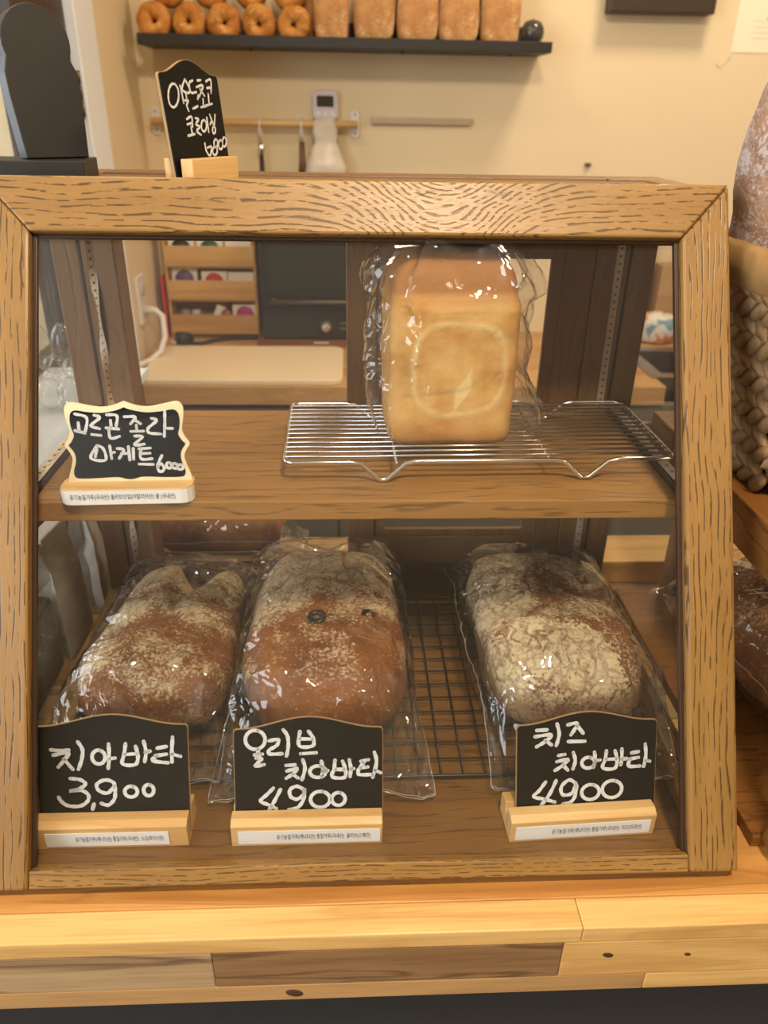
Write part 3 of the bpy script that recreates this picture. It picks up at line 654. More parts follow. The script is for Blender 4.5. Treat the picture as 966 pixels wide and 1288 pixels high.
# milk loaf standing on the steel rack
def milk_loaf():
    e = empty('bagged_milk_loaf', 'tall golden milk bread loaf standing in a tied clear bag on the steel rack', 'bread', (.0815, .3085, zs+.0219), (0, 0, R(2)))
    n = NT('milk_loaf_crust'); c = n.coord(); sp = n.n('ShaderNodeSeparateXYZ'); n.l(c, sp.inputs[0])
    f = n.noise(c, 26, 4, .55); fine = n.noise(c, 260, 3, .6)
    side = n.ramp(f, [(.3, srgb(196,136,62)), (.5, srgb(222,172,98)), (.7, srgb(234,192,122))])
    # browner towards the pan edges and on the risen top: baked colour
    edge = n.ramp(n.math('ABSOLUTE', sp.outputs[0]), [(.038, 0), (.062, 1)])
    low = n.ramp(sp.outputs[2], [(.0, 1), (.035, 0)])
    top = n.ramp(n.math('ADD', sp.outputs[2], n.math('MULTIPLY', n.math('SUBTRACT', f, .5), .03)), [(.122, 0), (.140, 1)])
    br = n.math('MAXIMUM', n.math('MULTIPLY', edge, .45), n.math('MULTIPLY', low, .6))
    k = n.mix(br, side, srgb(178,112,44)); k = n.mix(n.math('MULTIPLY', top, .8), k, srgb(150,90,40))
    # pale coil of the rolled dough on the end face
    dx = n.math('SUBTRACT', sp.outputs[0], .004); dz = n.math('SUBTRACT', sp.outputs[2], .070)
    pw = lambda v: n.math('POWER', n.math('ABSOLUTE', v), 3.0)
    rr = n.math('POWER', n.math('ADD', pw(n.math('DIVIDE', dx, .043)), pw(n.math('DIVIDE', dz, .044))), 1/3)
    rr = n.math('ADD', rr, n.math('MULTIPLY', n.math('SUBTRACT', f, .5), .25))
    ring = n.ramp(n.math('ABSOLUTE', n.math('SUBTRACT', rr, .95)), [(.0, 1), (.10, 0)])
    dx2 = n.math('SUBTRACT', sp.outputs[0], n.math('MULTIPLY_ADD', sp.outputs[2], .35, -.010)); 
    tear = n.ramp(n.math('ADD', n.math('ABSOLUTE', n.math('DIVIDE', dx2, .012)), n.math('MULTIPLY_ADD', n.math('ABSOLUTE', n.math('SUBTRACT', sp.outputs[2], .052)), 30.0, n.math('MULTIPLY', f, .5))), [(.75, 1), (1.15, 0)])
    k = n.mix(n.math('MULTIPLY', n.math('MAXIMUM', n.math('MULTIPLY', ring, n.ramp(n.noise(c, 40, 2), [(.35, .25), (.65, 1)])), tear), .75), k, srgb(246,220,160))
    k = n.mix(n.math('MULTIPLY', n.ramp(fine, [(.55, 0), (.7, 1)]), .2), k, srgb(180,120,56))
    n.bump(n.math('ADD', n.math('MULTIPLY', ring, .5), n.math('MULTIPLY', fine, .5)), .35, .002)
    CR = n.fin(k, .6, 0, .3)
    nu, nv = 64, 40; W, D = .0585, .054
    def fn(i, j):
        a = 2*math.pi*i/nu; t = j/(nv-1)
        if t < .08: s, z = (t/.08), 0
        elif t < .70: s, z = 1, (t-.08)/.62*.128
        else:
            u = (t-.70)/.30; s = max(0, math.cos(u*math.pi/2))**.55; z = .128+.041*math.sin(u*math.pi/2)**1.0
        x = W*s*sgnpow(math.cos(a), .2); y = D*s*sgnpow(math.sin(a), .2)
        bul = math.exp(-((z-.132)/.016)**2)
        x *= 1-.012*bul
        if z > .128: y = y*.9+.006; x *= .985
        if z < .006 and s > .95: x *= .98; y *= .98
        q = Vector((x, y, z))*26
        return Vector((x, y, z))+Vector((math.cos(a)*s, math.sin(a)*s, .6*max(0, z-.1)/.07))*.0022*noise.noise(q)
    MB().grid(fn, nu, nv, wrap_u=True).build('loaf', CR, e)
    rnd = random.Random(4); NU, NV = 60, 30
    def fb(i, j):
        a = 2*math.pi*i/NU; t = j/(NV-1)
        ca, sa = sgnpow(math.cos(a), .5), sgnpow(math.sin(a), .5)
        if t < .62:
            z = t/.62*.135; hx = .0655+.010*math.sin(t/.62*math.pi)*(1 if ca < 0 else .4); hy = .060
            if ca > 0: hx += .022*math.exp(-((z-.012)/.030)**2)*(.5+.5*ca)
        elif t < .86:
            u = (t-.62)/.24; z = .135+.062*u; s = 1-u*u*.85; hx = .070*s+.004; hy = .058*s+.004
        else:
            u = (t-.86)/.14; z = .197+.020*u; hx = .014+.040*u; hy = .012+.018*u
        fold = 1+(.05+.16*max(0, (t-.55)/.45))*math.cos(9*a+4*t+math.sin(3*a))*(1 if t > .3 else .4)
        x, y = hx*ca*fold, hy*sa*fold
        q = Vector((x*16, y*16, z*16)); k = .0045*(abs(noise.noise(q))*1.5+abs(noise.noise(q*2.7))*.8)
        k *= 1 if t < .86 else .4
        v = Vector((x+math.cos(a)*k, y+math.sin(a)*k, max(z, .0006)))
        v += Vector((rnd.uniform(-1, 1), rnd.uniform(-1, 1), rnd.uniform(-1, 1)))*.0011
        if t < .80: # keep the film outside the crust
            v.x = math.copysign(max(abs(v.x), .0), v.x)
        v.z = max(v.z, .0006); return v
    bg = MB().grid(fb, NU, NV, wrap_u=True, smooth=False).build('plastic_bag', FILM, e)
    MB().tube([(.0125*math.cos(x), .0105*math.sin(x), .197) for x in [2*math.pi*i/20 for i in range(20)]], .0016, 6, True).build('tie', CLEAR, bg)
milk_loaf()

# ------------------------------------------------------------------ on top of the case
MBLACK = plain('matt_black_wood', srgb(34,31,28), .5, var=.1)
TZ = TOPZ-.0078
e = empty('arched_board_stand', 'thick matt black arched board on a flat black base, on top of the case', 'sign stand', (-.262, .345, TZ), (0, 0, R(0)))
MB().prism([(-.095, 0), (.023, 0), (.023, .0155), (-.095, .0155)], -.022, .040).build('base', MBLACK, e, (0, 0, 0), (0, 0, R(6)), .0008)
hd = [(.0285*math.cos(R(a)), .088+.0285*math.sin(R(a))) for a in range(-25, 206, 15)]
arch = [(-.027, 0), (.027, 0), (.0305, .05), (.0305, .066)] + hd + [(-.0305, .066), (-.0305, .05)]
MB().prism(arch, -.008, .012).build('arched_board', MBLACK, e, (-.008, .012, .0154), (R(-6), 0, R(38)), .001)

# ------------------------------------------------------------------ glazed door leaf hinged on the white trim
DOORM = plain('dark_bronze', srgb(58,46,38), .45)
dr = struct(MB().box(-.585,-.545,1.07,1.335,FLZ+.01,1.2).box(-.585,-.545,.56,.64,FLZ+.01,1.2).box(-.585,-.545,.64,1.07,FLZ+.01,.16).box(-.585,-.545,.64,1.07,1.08,1.2).build('door_1', DOORM, bevel=.002))
box('pane', GLASS, dr, -.568, -.562, .64, 1.07, .16, 1.08)
HM = plain('worn_brass', srgb(120,104,84), .35, .8, var=.15)
MB().box(-.545, -.540, 1.292, 1.334, .545, .625).tube([(-.537, 1.336, .545), (-.537, 1.336, .572)], .005).tube([(-.537, 1.336, .574), (-.537, 1.336, .600)], .005).tube([(-.537, 1.336, .602), (-.537, 1.336, .625)], .005).build('hinge', HM, dr)

# ------------------------------------------------------------------ wall shelf with bagels and loaves
SH = empty('wall_shelf', 'long black picture-ledge shelf on the back wall holding bagels and loaves', 'shelf', (0, 1.7985, .69))
SHM = plain('black_ledge', srgb(34,28,24), .5)
box('bottom', SHM, SH, -.488, .464, -.139, 0, 0, .008, .001); box('front_lip', SHM, SH, -.488, .464, -.146, -.1392, 0, .0225, .001); box('back_plate', SHM, SH, -.488, .452, -.008, 0, .0082, .062, .001)
for x in (-.24, .12, .38): MB().lathe([(.004, -.004), (.004, 0)], 8, x, -.07).build('screw_head', SHM, SH)
BAG1 = crust('bagel_crust', srgb(204,138,60), srgb(164,96,34), srgb(228,184,112), .3, 26, 1.2, top=False)
def bagel_mesh(seed):
    def fn(i, j):
        a = 2*math.pi*i/36; b = 2*math.pi*j/18
        q = Vector((math.cos(a)*1.6+seed*3, math.sin(a)*1.6, math.cos(b)*.8))
        r = .0178*(1+.2*noise.noise(q)); Rm = .0220*(1+.05*noise.noise(q*1.3))
        c = Rm+r*math.cos(b); return (c*math.cos(a), r*1.05*math.sin(b), c*math.sin(a))
    me = MB().grid(fn, 36, 18, True, True).mesh('bagel'); me.materials.append(BAG1); return me
bm_ = [bagel_mesh(i) for i in range(4)]
for row, xs, z, y in ((0, (-.4556, -.3757, -.2957, -.2155, -.1345), .698+.0405, 1.705), (1, (-.425, -.325, -.235, -.145), .698+.108, 1.735)):
    for i, x in enumerate(xs):
        o = bpy.data.objects.new('bagel', bm_[(i+row) % 4]); C.objects.link(o)
        o.location = (x, y, z); o.rotation_euler = (R(-6 if row == 0 else -18), R(47*i+20*row), R([4, -8, 5, -3, 6][i]))
        tag(o, 'golden bagel standing on the black wall shelf with its hole showing' if row == 0 else 'golden bagel stacked on top of the shelf row of bagels', 'bagel', 'bagels on the wall shelf, lower row' if row == 0 else 'bagels on the wall shelf, upper row')
CAM_CR = crust('campagne_crust', srgb(200,146,88), srgb(168,112,62), srgb(226,194,148), .45, 40, top=False)
for i, x in enumerate((-.048, .050, .152, .250, .346)):
    l = loaf_mesh(.094 if i else .082, .07, .17, .42, .42, 20+i, .006, 20, 36, 22).build('country_loaf', CAM_CR, None, (x, 1.715, .699), (R(-2), 0, R([3, -2, 4, -3, 2][i])))
    tag(l, 'upright floury light brown loaf in the row on the black wall shelf', 'bread', 'upright loaves on the wall shelf')
sb = loaf_mesh(.045, .034, .15, .5, .5, 31, .004, 20, 24, 16).build('country_loaf', CAM_CR, None, (-.094, 1.768, .699)); tag(sb, 'narrow pale loaf tucked between the bagels and the upright loaves', 'bread')
e = empty('glass_ornament', 'small dark round glass globe at the end of the black wall shelf', 'ornament', (.424, 1.70, .699))
SMOKE = plain('smoky_glass', srgb(70,66,60), .08); 
MB().lathe([(.001, 0), (.012, 0), (.014, .003), (.012, .006), (.02, .012), (.026, .024), (.0275, .034), (.026, .044), (.019, .056), (.001, .062)], 24).build('globe', SMOKE, e); MB().lathe([(.001, 0), (.018, 0), (.018, .0015), (.001, .002)], 20).build('foot', MBLACK, e, (0, 0, .0001))

# ------------------------------------------------------------------ utensil rail on the wall
RW = plank('pale_dowel', srgb(222,184,128), srgb(206,166,108), srgb(180,136,84)); WHITEP = plain('white_plastic', srgb(222,216,210), .4, var=.02)
e = empty('utensil_rail', 'pale wooden dowel rail on white brackets under the wall shelf', 'rail', (-.245, 1.7995, .533))
MB().tube([(-.258, -.035, 0), (.258, -.035, 0)], .0085, 12).build('dowel', RW, e)
for s in (-1, 1):
    bk = MB().prism(rounded_rect(.0115, -.032, .032, .010), -.006, 0).box(-.006, .006, -.037, -.006, -.006, .006).build('bracket', WHITEP, e, (s*.252, 0, 0), bevel=.001)
    for z in (-.022, .022): MB().lathe([(.003, 0), (.0025, .0015)], 8).build('screw', STEEL, bk, (0, -.006, z), (R(90), 0, 0))
def hanging_loop(par, L):
    return MB().tube([(0, .010, 0), (0, 0, .012), (0, -.010, 0), (-.002, -.0095, -L*.5), (0, -.001, -L), (.002, .0095, -L*.5)], .0022, 6, True).build('loop', WHITEP, par)
e = empty('measuring_spoon', 'steel spoon hanging by a white loop from the dowel rail', 'utensil', (-.232, 1.7645, .5335)); hanging_loop(e, .048)
MB().lathe([(.003, -.075), (.008, -.066), (.0095, -.058), (.006, -.05), (.003, -.046)], 14).build('head', STEEL, e); MB().tube([(0, 0, -.074), (0, 0, -.15), (0, 0, -.20)], [.005, .008, .009], 10).build('handle', MBLACK, e)
e = empty('brush', 'brown wooden brush hanging by a white loop from the dowel rail', 'utensil', (-.128, 1.7645, .5335)); hanging_loop(e, .045)
BRW = plain('brown_wood', srgb(104,72,44), .5)
MB().tube([(0, 0, -.042), (0, 0, -.09), (0, 0, -.12)], [.007, .008, .012], 10).build('handle', BRW, e); MB().prism([(-.012, -.17), (.012, -.17), (.022, -.13), (.012, -.115), (-.012, -.115), (-.022, -.13)][::1], -.008, .008).build('head', BRW, e, bevel=.002)
e = empty('kitchen_timer', 'pale lilac kitchen timer with a dark screen above the dowel rail', 'timer', (-.068, 1.7985, .542))
LIL = plain('lilac_plastic', srgb(206,194,204), .4, var=.02)
MB().prism(rounded_rect(.032, -.0, .066, .012), -.018, 0).build('body', LIL, e, bevel=.002); MB().prism(rounded_rect(.021, .029, .054, .003), -.0188, -.0178).build('screen', plain('lcd', srgb(52,50,42), .2), e)
for x in (-.018, 0, .018): MB().prism(rounded_rect(.006, .009, .020, .003), -.0195, -.0178).build('button', WHITEP, e, (x, 0, 0))
e = empty('plastic_bag_roll', 'crumpled white translucent plastic bag hanging over the dowel rail', 'bag', (-.068, 1.7645, .5335))
PB = plain('milky_plastic', srgb(214,200,182), .35, var=.05, bump=.5)
rb = random.Random(2)
def pbf(i, j):
    a = 2*math.pi*i/28; t = j/19; z = .010-.2*t
    w_ = .030+.022*min(1, max(0, (t-.28)*4)); d_ = .0105+.012*min(1, max(0, (t-.28)*4))
    return Vector((w_*sgnpow(math.cos(a), .6), d_*sgnpow(math.sin(a), .8)-.0, z))+Vector((rb.uniform(-1, 1), rb.uniform(-.6, .2), rb.uniform(-1, 1)))*.0032
MB().grid(pbf, 28, 20, True, caps=False).build('bag', PB, e)
hb = MB().box(-.129, .129, -.014, 0, -.0075, .0075).build('magnet_bar', plain('brushed_bar', srgb(196,178,152), .35, .5), None, (.177, 1.7995, .5425), bevel=.001); tag(hb, 'slim metal magnet bar mounted on the back wall', 'rack')
wbx = box('wall_box', plain('dark_wall_box', srgb(58,42,32), .45), None, -.128, .128, -.05, 0, 0, .14, .003, (.745, 1.7995, .783)); tag(wbx, 'dark brown box mounted high on the back wall', 'box')
po = MB().box(-.105, .105, -.0006, 0, 0, .297).build('poster', plain('poster_paper', srgb(240,228,200), .6, var=.01), None, (1.056, 1.7992, .709)); tag(po, 'white paper notice taped to the back wall', 'poster')
box('red_print', plain('red_ink', srgb(186,66,52), .6), po, -.028, -.011, -.0009, -.0007, .070, .075)
for k in range(4): box('text_line', plain('grey_ink', srgb(200,188,164), .6), po, -.06, .06, -.0009, -.0007, .03+k*.012, .0312+k*.012)
box('tape', plain('clear_tape', srgb(236,214,176), .3), po, -.018, .018, -.0010, -.0004, -.009, .009, 0, (-.120, 0, -.016), (0, R(-50), 0))
hk = MB().prism(rounded_rect(.008, -.004, .004, .002), -.006, 0).tube([(0, -.006, 0), (0, -.014, -.004), (0, -.016, .002)], .002, 6).build('wall_hook', plain('grey_hook', srgb(92,86,80), .4), None, (.624, 1.7995, .447)); tag(hk, 'tiny grey hook stuck on the bare back wall', 'hook')

# ------------------------------------------------------------------ kitchen counter behind
KC = empty('kitchen_counter', 'wooden kitchen worktop along the back wall with a steel sink', 'counter', (0, 1.297, FLZ))
KT1 = plank('worktop_a', srgb(206,160,102), srgb(184,136,80), srgb(128,84,44), streak=.45); KT2 = plank('worktop_b', srgb(190,146,92), srgb(214,170,112), srgb(120,80,44), streak=.35)
kz = -FLZ
kx0, kx1 = -.527, 2.4
SKX0, SKX1, SKY0, SKY1 = .735, 1.15, .075, .32
for i in range(6):
    y0, y1 = i*.0835, (i+1)*.0835-.0003
    segs = [(kx0, kx1)] if (y1 < SKY0 or y0 > SKY1) else [(kx0, SKX0), (SKX1, kx1)]
    for a, b in segs: box('plank', KT1 if i % 2 else KT2, KC, a, b, y0, y1, kz-.045, kz, .001)
STL = plain('sink_steel', (.5,.48,.45), .3, 1)
sk = MB().box(SKX0+.001,SKX1-.001,SKY0+.02,SKY0+.024,kz-.2,kz+.002).box(SKX0+.001,SKX1-.001,SKY1-.024,SKY1-.02,kz-.2,kz+.002).box(SKX0+.02,SKX0+.024,SKY0+.024,SKY1-.024,kz-.2,kz+.002).box(SKX1-.024,SKX1-.02,SKY0+.024,SKY1-.024,kz-.2,kz+.002).box(SKX0+.02,SKX1-.02,SKY0+.02,SKY1-.02,kz-.204,kz-.2).build('sink_basin', STL, KC)
MB().box(SKX0-.012,SKX0+.022,SKY0-.012,SKY1+.012,kz+.0005,kz+.0035).box(SKX1-.022,SKX1+.012,SKY0-.012,SKY1+.012,kz+.0005,kz+.0035).box(SKX0+.022,SKX1-.022,SKY0-.012,SKY0+.022,kz+.0005,kz+.0035).box(SKX0+.022,SKX1-.022,SKY1-.022,SKY1+.012,kz+.0005,kz+.0035).build('sink_rim', STL, sk)
CABM = plain('grey_cabinet', srgb(118,112,100), .5, var=.03)
box('cabinet_body', CABM, KC, kx0+.01, kx1-.01, .04, .50, 0, kz-.2045)
for i in range(6): d_ = box('cabinet_door', CABM, KC, kx0+.014+i*.475, kx0+.014+i*.475+.470, .018, .0398, .10, kz-.05, .002); MB().tube([(kx0+.20+i*.475, .004, kz-.09), (kx0+.30+i*.475, .004, kz-.09)], .005).box(kx0+.205+i*.475, kx0+.211+i*.475, .004, .018, kz-.093, kz-.087).box(kx0+.289+i*.475, kx0+.295+i*.475, .004, .018, kz-.093, kz-.087).build('handle', STEEL, d_)
cb = MB().add([(x, y, 0) for x, y in rounded_rect(.236, -.145, .145, .03)]+[(x, y, .012) for x, y in rounded_rect(.236, -.145, .145, .03)], [tuple(range(15, -1, -1)), tuple(range(16, 32))]+[(i, (i+1) % 16, (i+1) % 16+16, i+16) for i in range(16)]).build('cutting_board', plain('cream_board', srgb(238,214,176), .45, var=.02), None, (-.262, 1.447, .0005), bevel=.002)
tag(cb, 'large cream cutting board with rounded corners on the kitchen worktop', 'cutting board')
bx_ = box('floor_mat_edge', BEAD, cb, -.21, .21, -.138, .138, -.0004, .0004); bx_.name = 'rubber_backing'

# tiered organiser with cards
BAM = plank('bamboo', srgb(206,164,104), srgb(188,146,88), srgb(156,112,60), streak=.2)
OG = empty('tiered_organizer', 'three tier bamboo organiser holding stamp cards by the side wall', 'organizer', (-.3795, 1.715, .0))
for s in (-1, 1): box('side_panel', BAM, OG, s*.117-.004, s*.117+.004, .004, .078, 0, .29, .001)
box('back_panel', BAM, OG, -.1128, .1128, .074, .078, .0, .29)
for z0 in (.012, .104, .192): box('tier_floor', BAM, OG, -.1128, .1128, .004, .0738, z0-.006, z0, .0005); box('tier_front', BAM, OG, -.118, .118, -.004, .0038, z0, z0+.051, .001)
cardm = plain('card_stock', srgb(240,234,222), .6, var=.01)
for x, z0, h, colr, lab in ((-.075, .192, .070, srgb(40,38,36), 'white stamp card with a black disc in the top organiser tier'), (0, .192, .068, srgb(40,92,58), 'white stamp card with a green disc in the top organiser tier'), (.075, .192, .064, None, 'plain white card block in the top organiser tier'),
        (-.074, .104, .078, srgb(124,92,142), 'white stamp card with a purple disc in the middle organiser tier'), (.005, .104, .070, srgb(206,52,50), 'white stamp card with a red disc in the middle organiser tier'), (.076, .104, .068, None, 'plain white card block in the middle organiser tier'),
        (.082, .012, .074, srgb(196,70,140), 'white stamp card with a magenta disc in the bottom organiser tier')):
    o = box('stamp_card', cardm, None, -.034, .034, -.006, .006, 0, h, .0005, (OG.location.x+x, OG.location.y+.025, z0+.0005), (R(-4), 0, 0)); tag(o, lab, 'card')
    if colr: MB().lathe([(.0001, 0), (.025, 0), (.025, .0006), (.0001, .0008)], 28).build('printed_disc', plain('disc_ink', colr, .6), o, (0, -.0062, h-.029), (R(90), 0, 0))
tg = box('paper_tag', cardm, None, -.012, .012, -.001, .001, 0, .075, 0, (OG.location.x-.012, OG.location.y+.02, .0135), (R(-5), R(24), 0)); tag(tg, 'slanted cream paper tag sticking out of the bottom organiser tier', 'tag')
for i, (x, cc) in enumerate(((-.08, srgb(150,120,96)), (-.05, srgb(190,176,160)), (.03, srgb(150,84,60)))):
    o = loaf_mesh(.034, .03, .062, .6, .7, 40+i, .004, 40, 18, 12).build('sachet', plain('sachet', cc, .4), None, (OG.location.x+x, OG.location.y+.026, .0125)); tag(o, ['tan sachet', 'grey sachet', 'rust coloured sachet'][i]+' in the bottom organiser tier', 'sachet')
rbk = box('red_booklet', plain('red_cover', srgb(196,52,46), .5), None, -.003, .003, -.03, .03, 0, .165, .0005, (-.5085, 1.735, .0003)); tag(rbk, 'thin red booklet standing between the organiser and the side wall', 'booklet')

# dark countertop oven
OVM = plain('oven_black', srgb(40,39,36), .35, var=.05); OVG = plain('oven_glass', srgb(56,56,48), .12)
OV = empty('countertop_oven', 'dark countertop oven with a round silver knob on a wooden riser', 'oven', (-.045, 1.63, .0004))
box('riser', plank('riser_wood', srgb(150,96,56), srgb(132,82,46), srgb(90,54,28)), OV, -.21, .21, -.006, .16, 0, .019, .001)
box('body', OVM, OV, -.195, .195, 0, .155, .0195, .34, .004); dv = box('door', OVM, OV, -.19, .19, -.016, -.0005, .105, .335, .003); box('window', OVG, dv, -.172, .172, -.0175, -.0155, .135, .325)
MB().tube([(-.17, -.036, .126), (.17, -.036, .126)], .006, 10).box(-.165, -.155, -.036, -.015, .121, .131).box(.155, .165, -.036, -.015, .121, .131).build('handle', plain('oven_handle', srgb(96,88,74), .3, .6), dv)
kn = MB().lathe([(.0001, 0), (.019, 0), (.019, .006), (.013, .010), (.012, .022), (.0001, .023)], 24).build('knob', plain('knob_silver', (.6,.58,.54), .25, .9), OV, (-.027, -.0005, .055), (R(90), 0, 0)); box('pointer', BEAD, kn, -.0015, .0015, 0, .012, .0228, .0245)
for z in (.048, .062): box('legend', plain('legend_print', srgb(130,124,110), .5), OV, .010, .028, -.0012, -.0001, z, z+.003)
box('nameplate', WHITEP, OV, -.06, -.02, -.0075, -.0062, .010, .014)

# cord and plug
e = empty('power_cord', 'black power cord with its plug lying loose on the worktop', 'cord', (-.455, 1.617, .0004))
MB().tube([(.018, .006, .010), (.05, .02, .0062), (.085, .055, .0062), (.12, .074, .0062), (.165, .080, .0062), (.188, .079, .0062), (.196, .086, .0062)], .0048, 8).build('cord', MBLACK, e)
MB().lathe([(.007, -.030), (.015, -.022), (.021, 0), (.021, .014), (.0001, .0145)], 16).build('plug', MBLACK, e, (.004, 0, .0215), (R(90), 0, R(-60)))
for x in (-.008, .008): MB().tube([(0, 0, 0), (0, 0, .018)], .0024, 8).build('pin', STEEL, e, (.004-.010+x*.5, -.006-x*.86, .0175), (R(90), 0, R(-60)))

# outlet and white cable on the side wall
e = empty('wall_outlet', 'cream wall outlet plate with a white plug on the side wall', 'outlet', (-.5295, 1.548, .14))
MB().prism_x(rounded_rect(.036, -.058, .058, .006), 0, .008).build('plate', WHITEP, e, bevel=.002)
for z in (-.026, .026): MB().lathe([(.017, 0), (.017, .002), (.0001, .0022)], 18).build('socket', plain('socket_cream', srgb(206,196,180), .5), e, (.0085, 0, z), (0, R(90), 0))
wc = MB().tube([(.012, .0, -.026), (.035, 0, -.026), (.052, -.005, -.04), (.058, -.03, -.085), (.05, -.055, -.115), (.03, -.08, -.130), (.006, -.12, -.134)], [.012, .0085, .0075, .0075, .0075, .0075, .0075], 10).build('white_cable', WHITEP, e)

# things by the sink
o = empty('bread_bag', 'white printed snack bag lying on the worktop behind the sink', 'bag', (.835, 1.692, .0005))
bgm = NT('printed_bag'); c_ = bgm.coord(); f_ = bgm.noise(c_, 26, 1)
bgm_m = bgm.fin(bgm.ramp(f_, [(.40, srgb(120,160,176)), (.44, srgb(228,222,212)), (.58, srgb(230,222,212)), (.62, srgb(214,150,90)), (.68, srgb(196,86,70)), (.72, srgb(230,224,214))]), .3)
loaf_mesh(.145, .07, .085, .7, .8, 61, .009, 30, 30, 18).build('packet', bgm_m, o, (0, 0, 0), (0, 0, R(-12)))
o = empty('paper_cup', 'red paper cup with a pale lid standing behind the sink', 'cup', (.775, 1.772, .0005))
MB().lathe([(.018, 0), (.024, .105)], 20).build('cup', plain('coral_red', srgb(206,84,74), .5), o, (0, 0, .08)); MB().lathe([(.02, 0), (.024, .002), (.024, .08), (.02, .0805)], 20).build('cup_below', plain('pink_cup', srgb(206,120,110), .5), o); MB().lathe([(.0255, 0), (.0255, .008), (.02, .013), (.0001, .014)], 20).build('lid', WHITEP, o, (0, 0, .185))
o = empty('dispenser_bottle', 'dark tall bottle with a pump beside the cardboard box', 'bottle', (.826, 1.775, .0005))
MB().lathe([(.014, 0), (.0145, .004), (.0145, .19), (.006, .21), (.006, .24), (.008, .242), (.008, .25), (.0001, .251)], 16).build('bottle', MBLACK, o); MB().tube([(0, 0, .25), (0, 0, .268), (-.02, -.004, .27)], .0028, 6).build('pump', MBLACK, o)
o = empty('cardboard_box', 'brown cardboard box standing against the wall behind the sink', 'box', (.905, 1.765, .0005))
box('carton', plain('cardboard', srgb(186,146,100), .7), o, -.055, .055, -.03, .03, 0, .20, .001); box('flap', plain('cardboard_flap', srgb(196,158,112), .7), o, -.055, .055, -.031, -.0302, .12, .20)

# ------------------------------------------------------------------ left of the case: white side table, rabbit, paper bags
e = empty('side_table', 'white glossy side table standing left of the bread case'.replace('left of', 'by the outer side of'), 'table', (-.49, .68, FLZ))
WG = plain('white_gloss', srgb(222,230,234), .12, var=.01)
box('table_top', WG, e, -.125, .118, -.275, .27, .15-FLZ-.016, .15-FLZ, .002)
for x in (-.105, .095):
    for y in (-.13, .25): box('leg', MBLACK, e, x-.012, x+.012, y-.012, y+.012, 0, .15-FLZ-.0162)
def ellipsoid(rx, ry, rz, n=24):
    return MB().grid(lambda i, j: (rx*math.cos(2*math.pi*i/n)*math.cos(-math.pi/2+math.pi*j/(n//2)), ry*math.sin(2*math.pi*i/n)*math.cos(-math.pi/2+math.pi*j/(n//2)), rz*math.sin(-math.pi/2+math.pi*j/(n//2))), n, n//2+1, True)
e = empty('glass_rabbit', 'clear glass balloon rabbit ornament on the white side table', 'ornament', (-.452, .735, .1505), (0, 0, R(10)))
for s in (-1, 1):
    ellipsoid(.0175, .0165, .034).build('ear', CLEAR, e, (s*.0165, 0, .098), (0, R(s*4), 0))
    ellipsoid(.0185, .017, .0165).build('paw', CLEAR, e, (s*.0285, -.006, .066), (0, R(s*-15), 0))
    ellipsoid(.020, .021, .0245).build('body_lobe', CLEAR, e, (s*.0155, 0, .0247))
ellipsoid(.016, .015, .014).build('head', CLEAR, e, (0, -.002, .071)); ellipsoid(.008, .008, .010).build('knot', CLEAR, e, (0, 0, .053))
PB2 = plain('grey_paper', srgb(196,190,182), .6, var=.08, bump=.4)
def paper_bag(label, loc, rz, w_, d_, h_, seed):
    e = empty('paper_bag', label, 'bag', loc, (0, 0, rz)); rn = random.Random(seed)
    def fn(i, j):
        a = [(-1, -1), (0, -1.0), (1, -1), (1.0, 0), (1, 1), (0, 1.0), (-1, 1), (-1.0, 0)][i]; t = j/8
        pinch = 1-.55*max(0, t-.45)/.55; gus = .55 if a[1] == 0 and a[0] else 1
        return Vector((a[0]*w_/2*(1-.04*t)*gus*(.6 if gus < 1 and t > .5 else 1), a[1]*d_/2*pinch, h_*t))+Vector((rn.uniform(-1, 1), rn.uniform(-1, 1), 0))*.0022*min(1, t*3)
    MB().grid(fn, 8, 9, True, smooth=False).build('bag', PB2, e); 
    MB().box(-w_*.42, w_*.42, -d_*.26, d_*.26, h_-.012, h_+.004).build('folded_top', PB2, e, (0, 0, 0), (0, 0, 0), .002)
    return e
paper_bag('crumpled grey paper bag standing between the case side and the black box', (-.345, .345, .0002), R(82), .062, .034, .15, 1)
paper_bag('smooth grey paper bag standing beside the rear post of the case', (-.338, .435, .0002), R(95), .045, .03, .15, 5)
bb = box('storage_box', plain('black_box', srgb(24,24,25), .35), None, -.07, .07, -.13, .13, 0, .095, .006, (-.405, .175, .0002)); tag(bb, 'low black box on the counter by the outer side of the case', 'box')

# ------------------------------------------------------------------ loaf behind the case
e = empty('bagged_country_loaf', 'brown loaf in a clear bag lying on the ledge behind the open case door', 'bread', (-.185, .498, .0342), (0, 0, R(90)))
RL = crust('rear_loaf_crust', srgb(184,122,60), srgb(140,84,38), srgb(206,160,104), .35, 24)
loaf_mesh(.068, .17, .07, .6, .8, 51, .005, 18, 40, 24).build('loaf', RL, e, (0, 0, .001)); film_bag('plastic_bag', e, .068, .17, .07, 0, 0, 53, mar=.004, fl=(.03, .03), amp=.004, flare=.7)

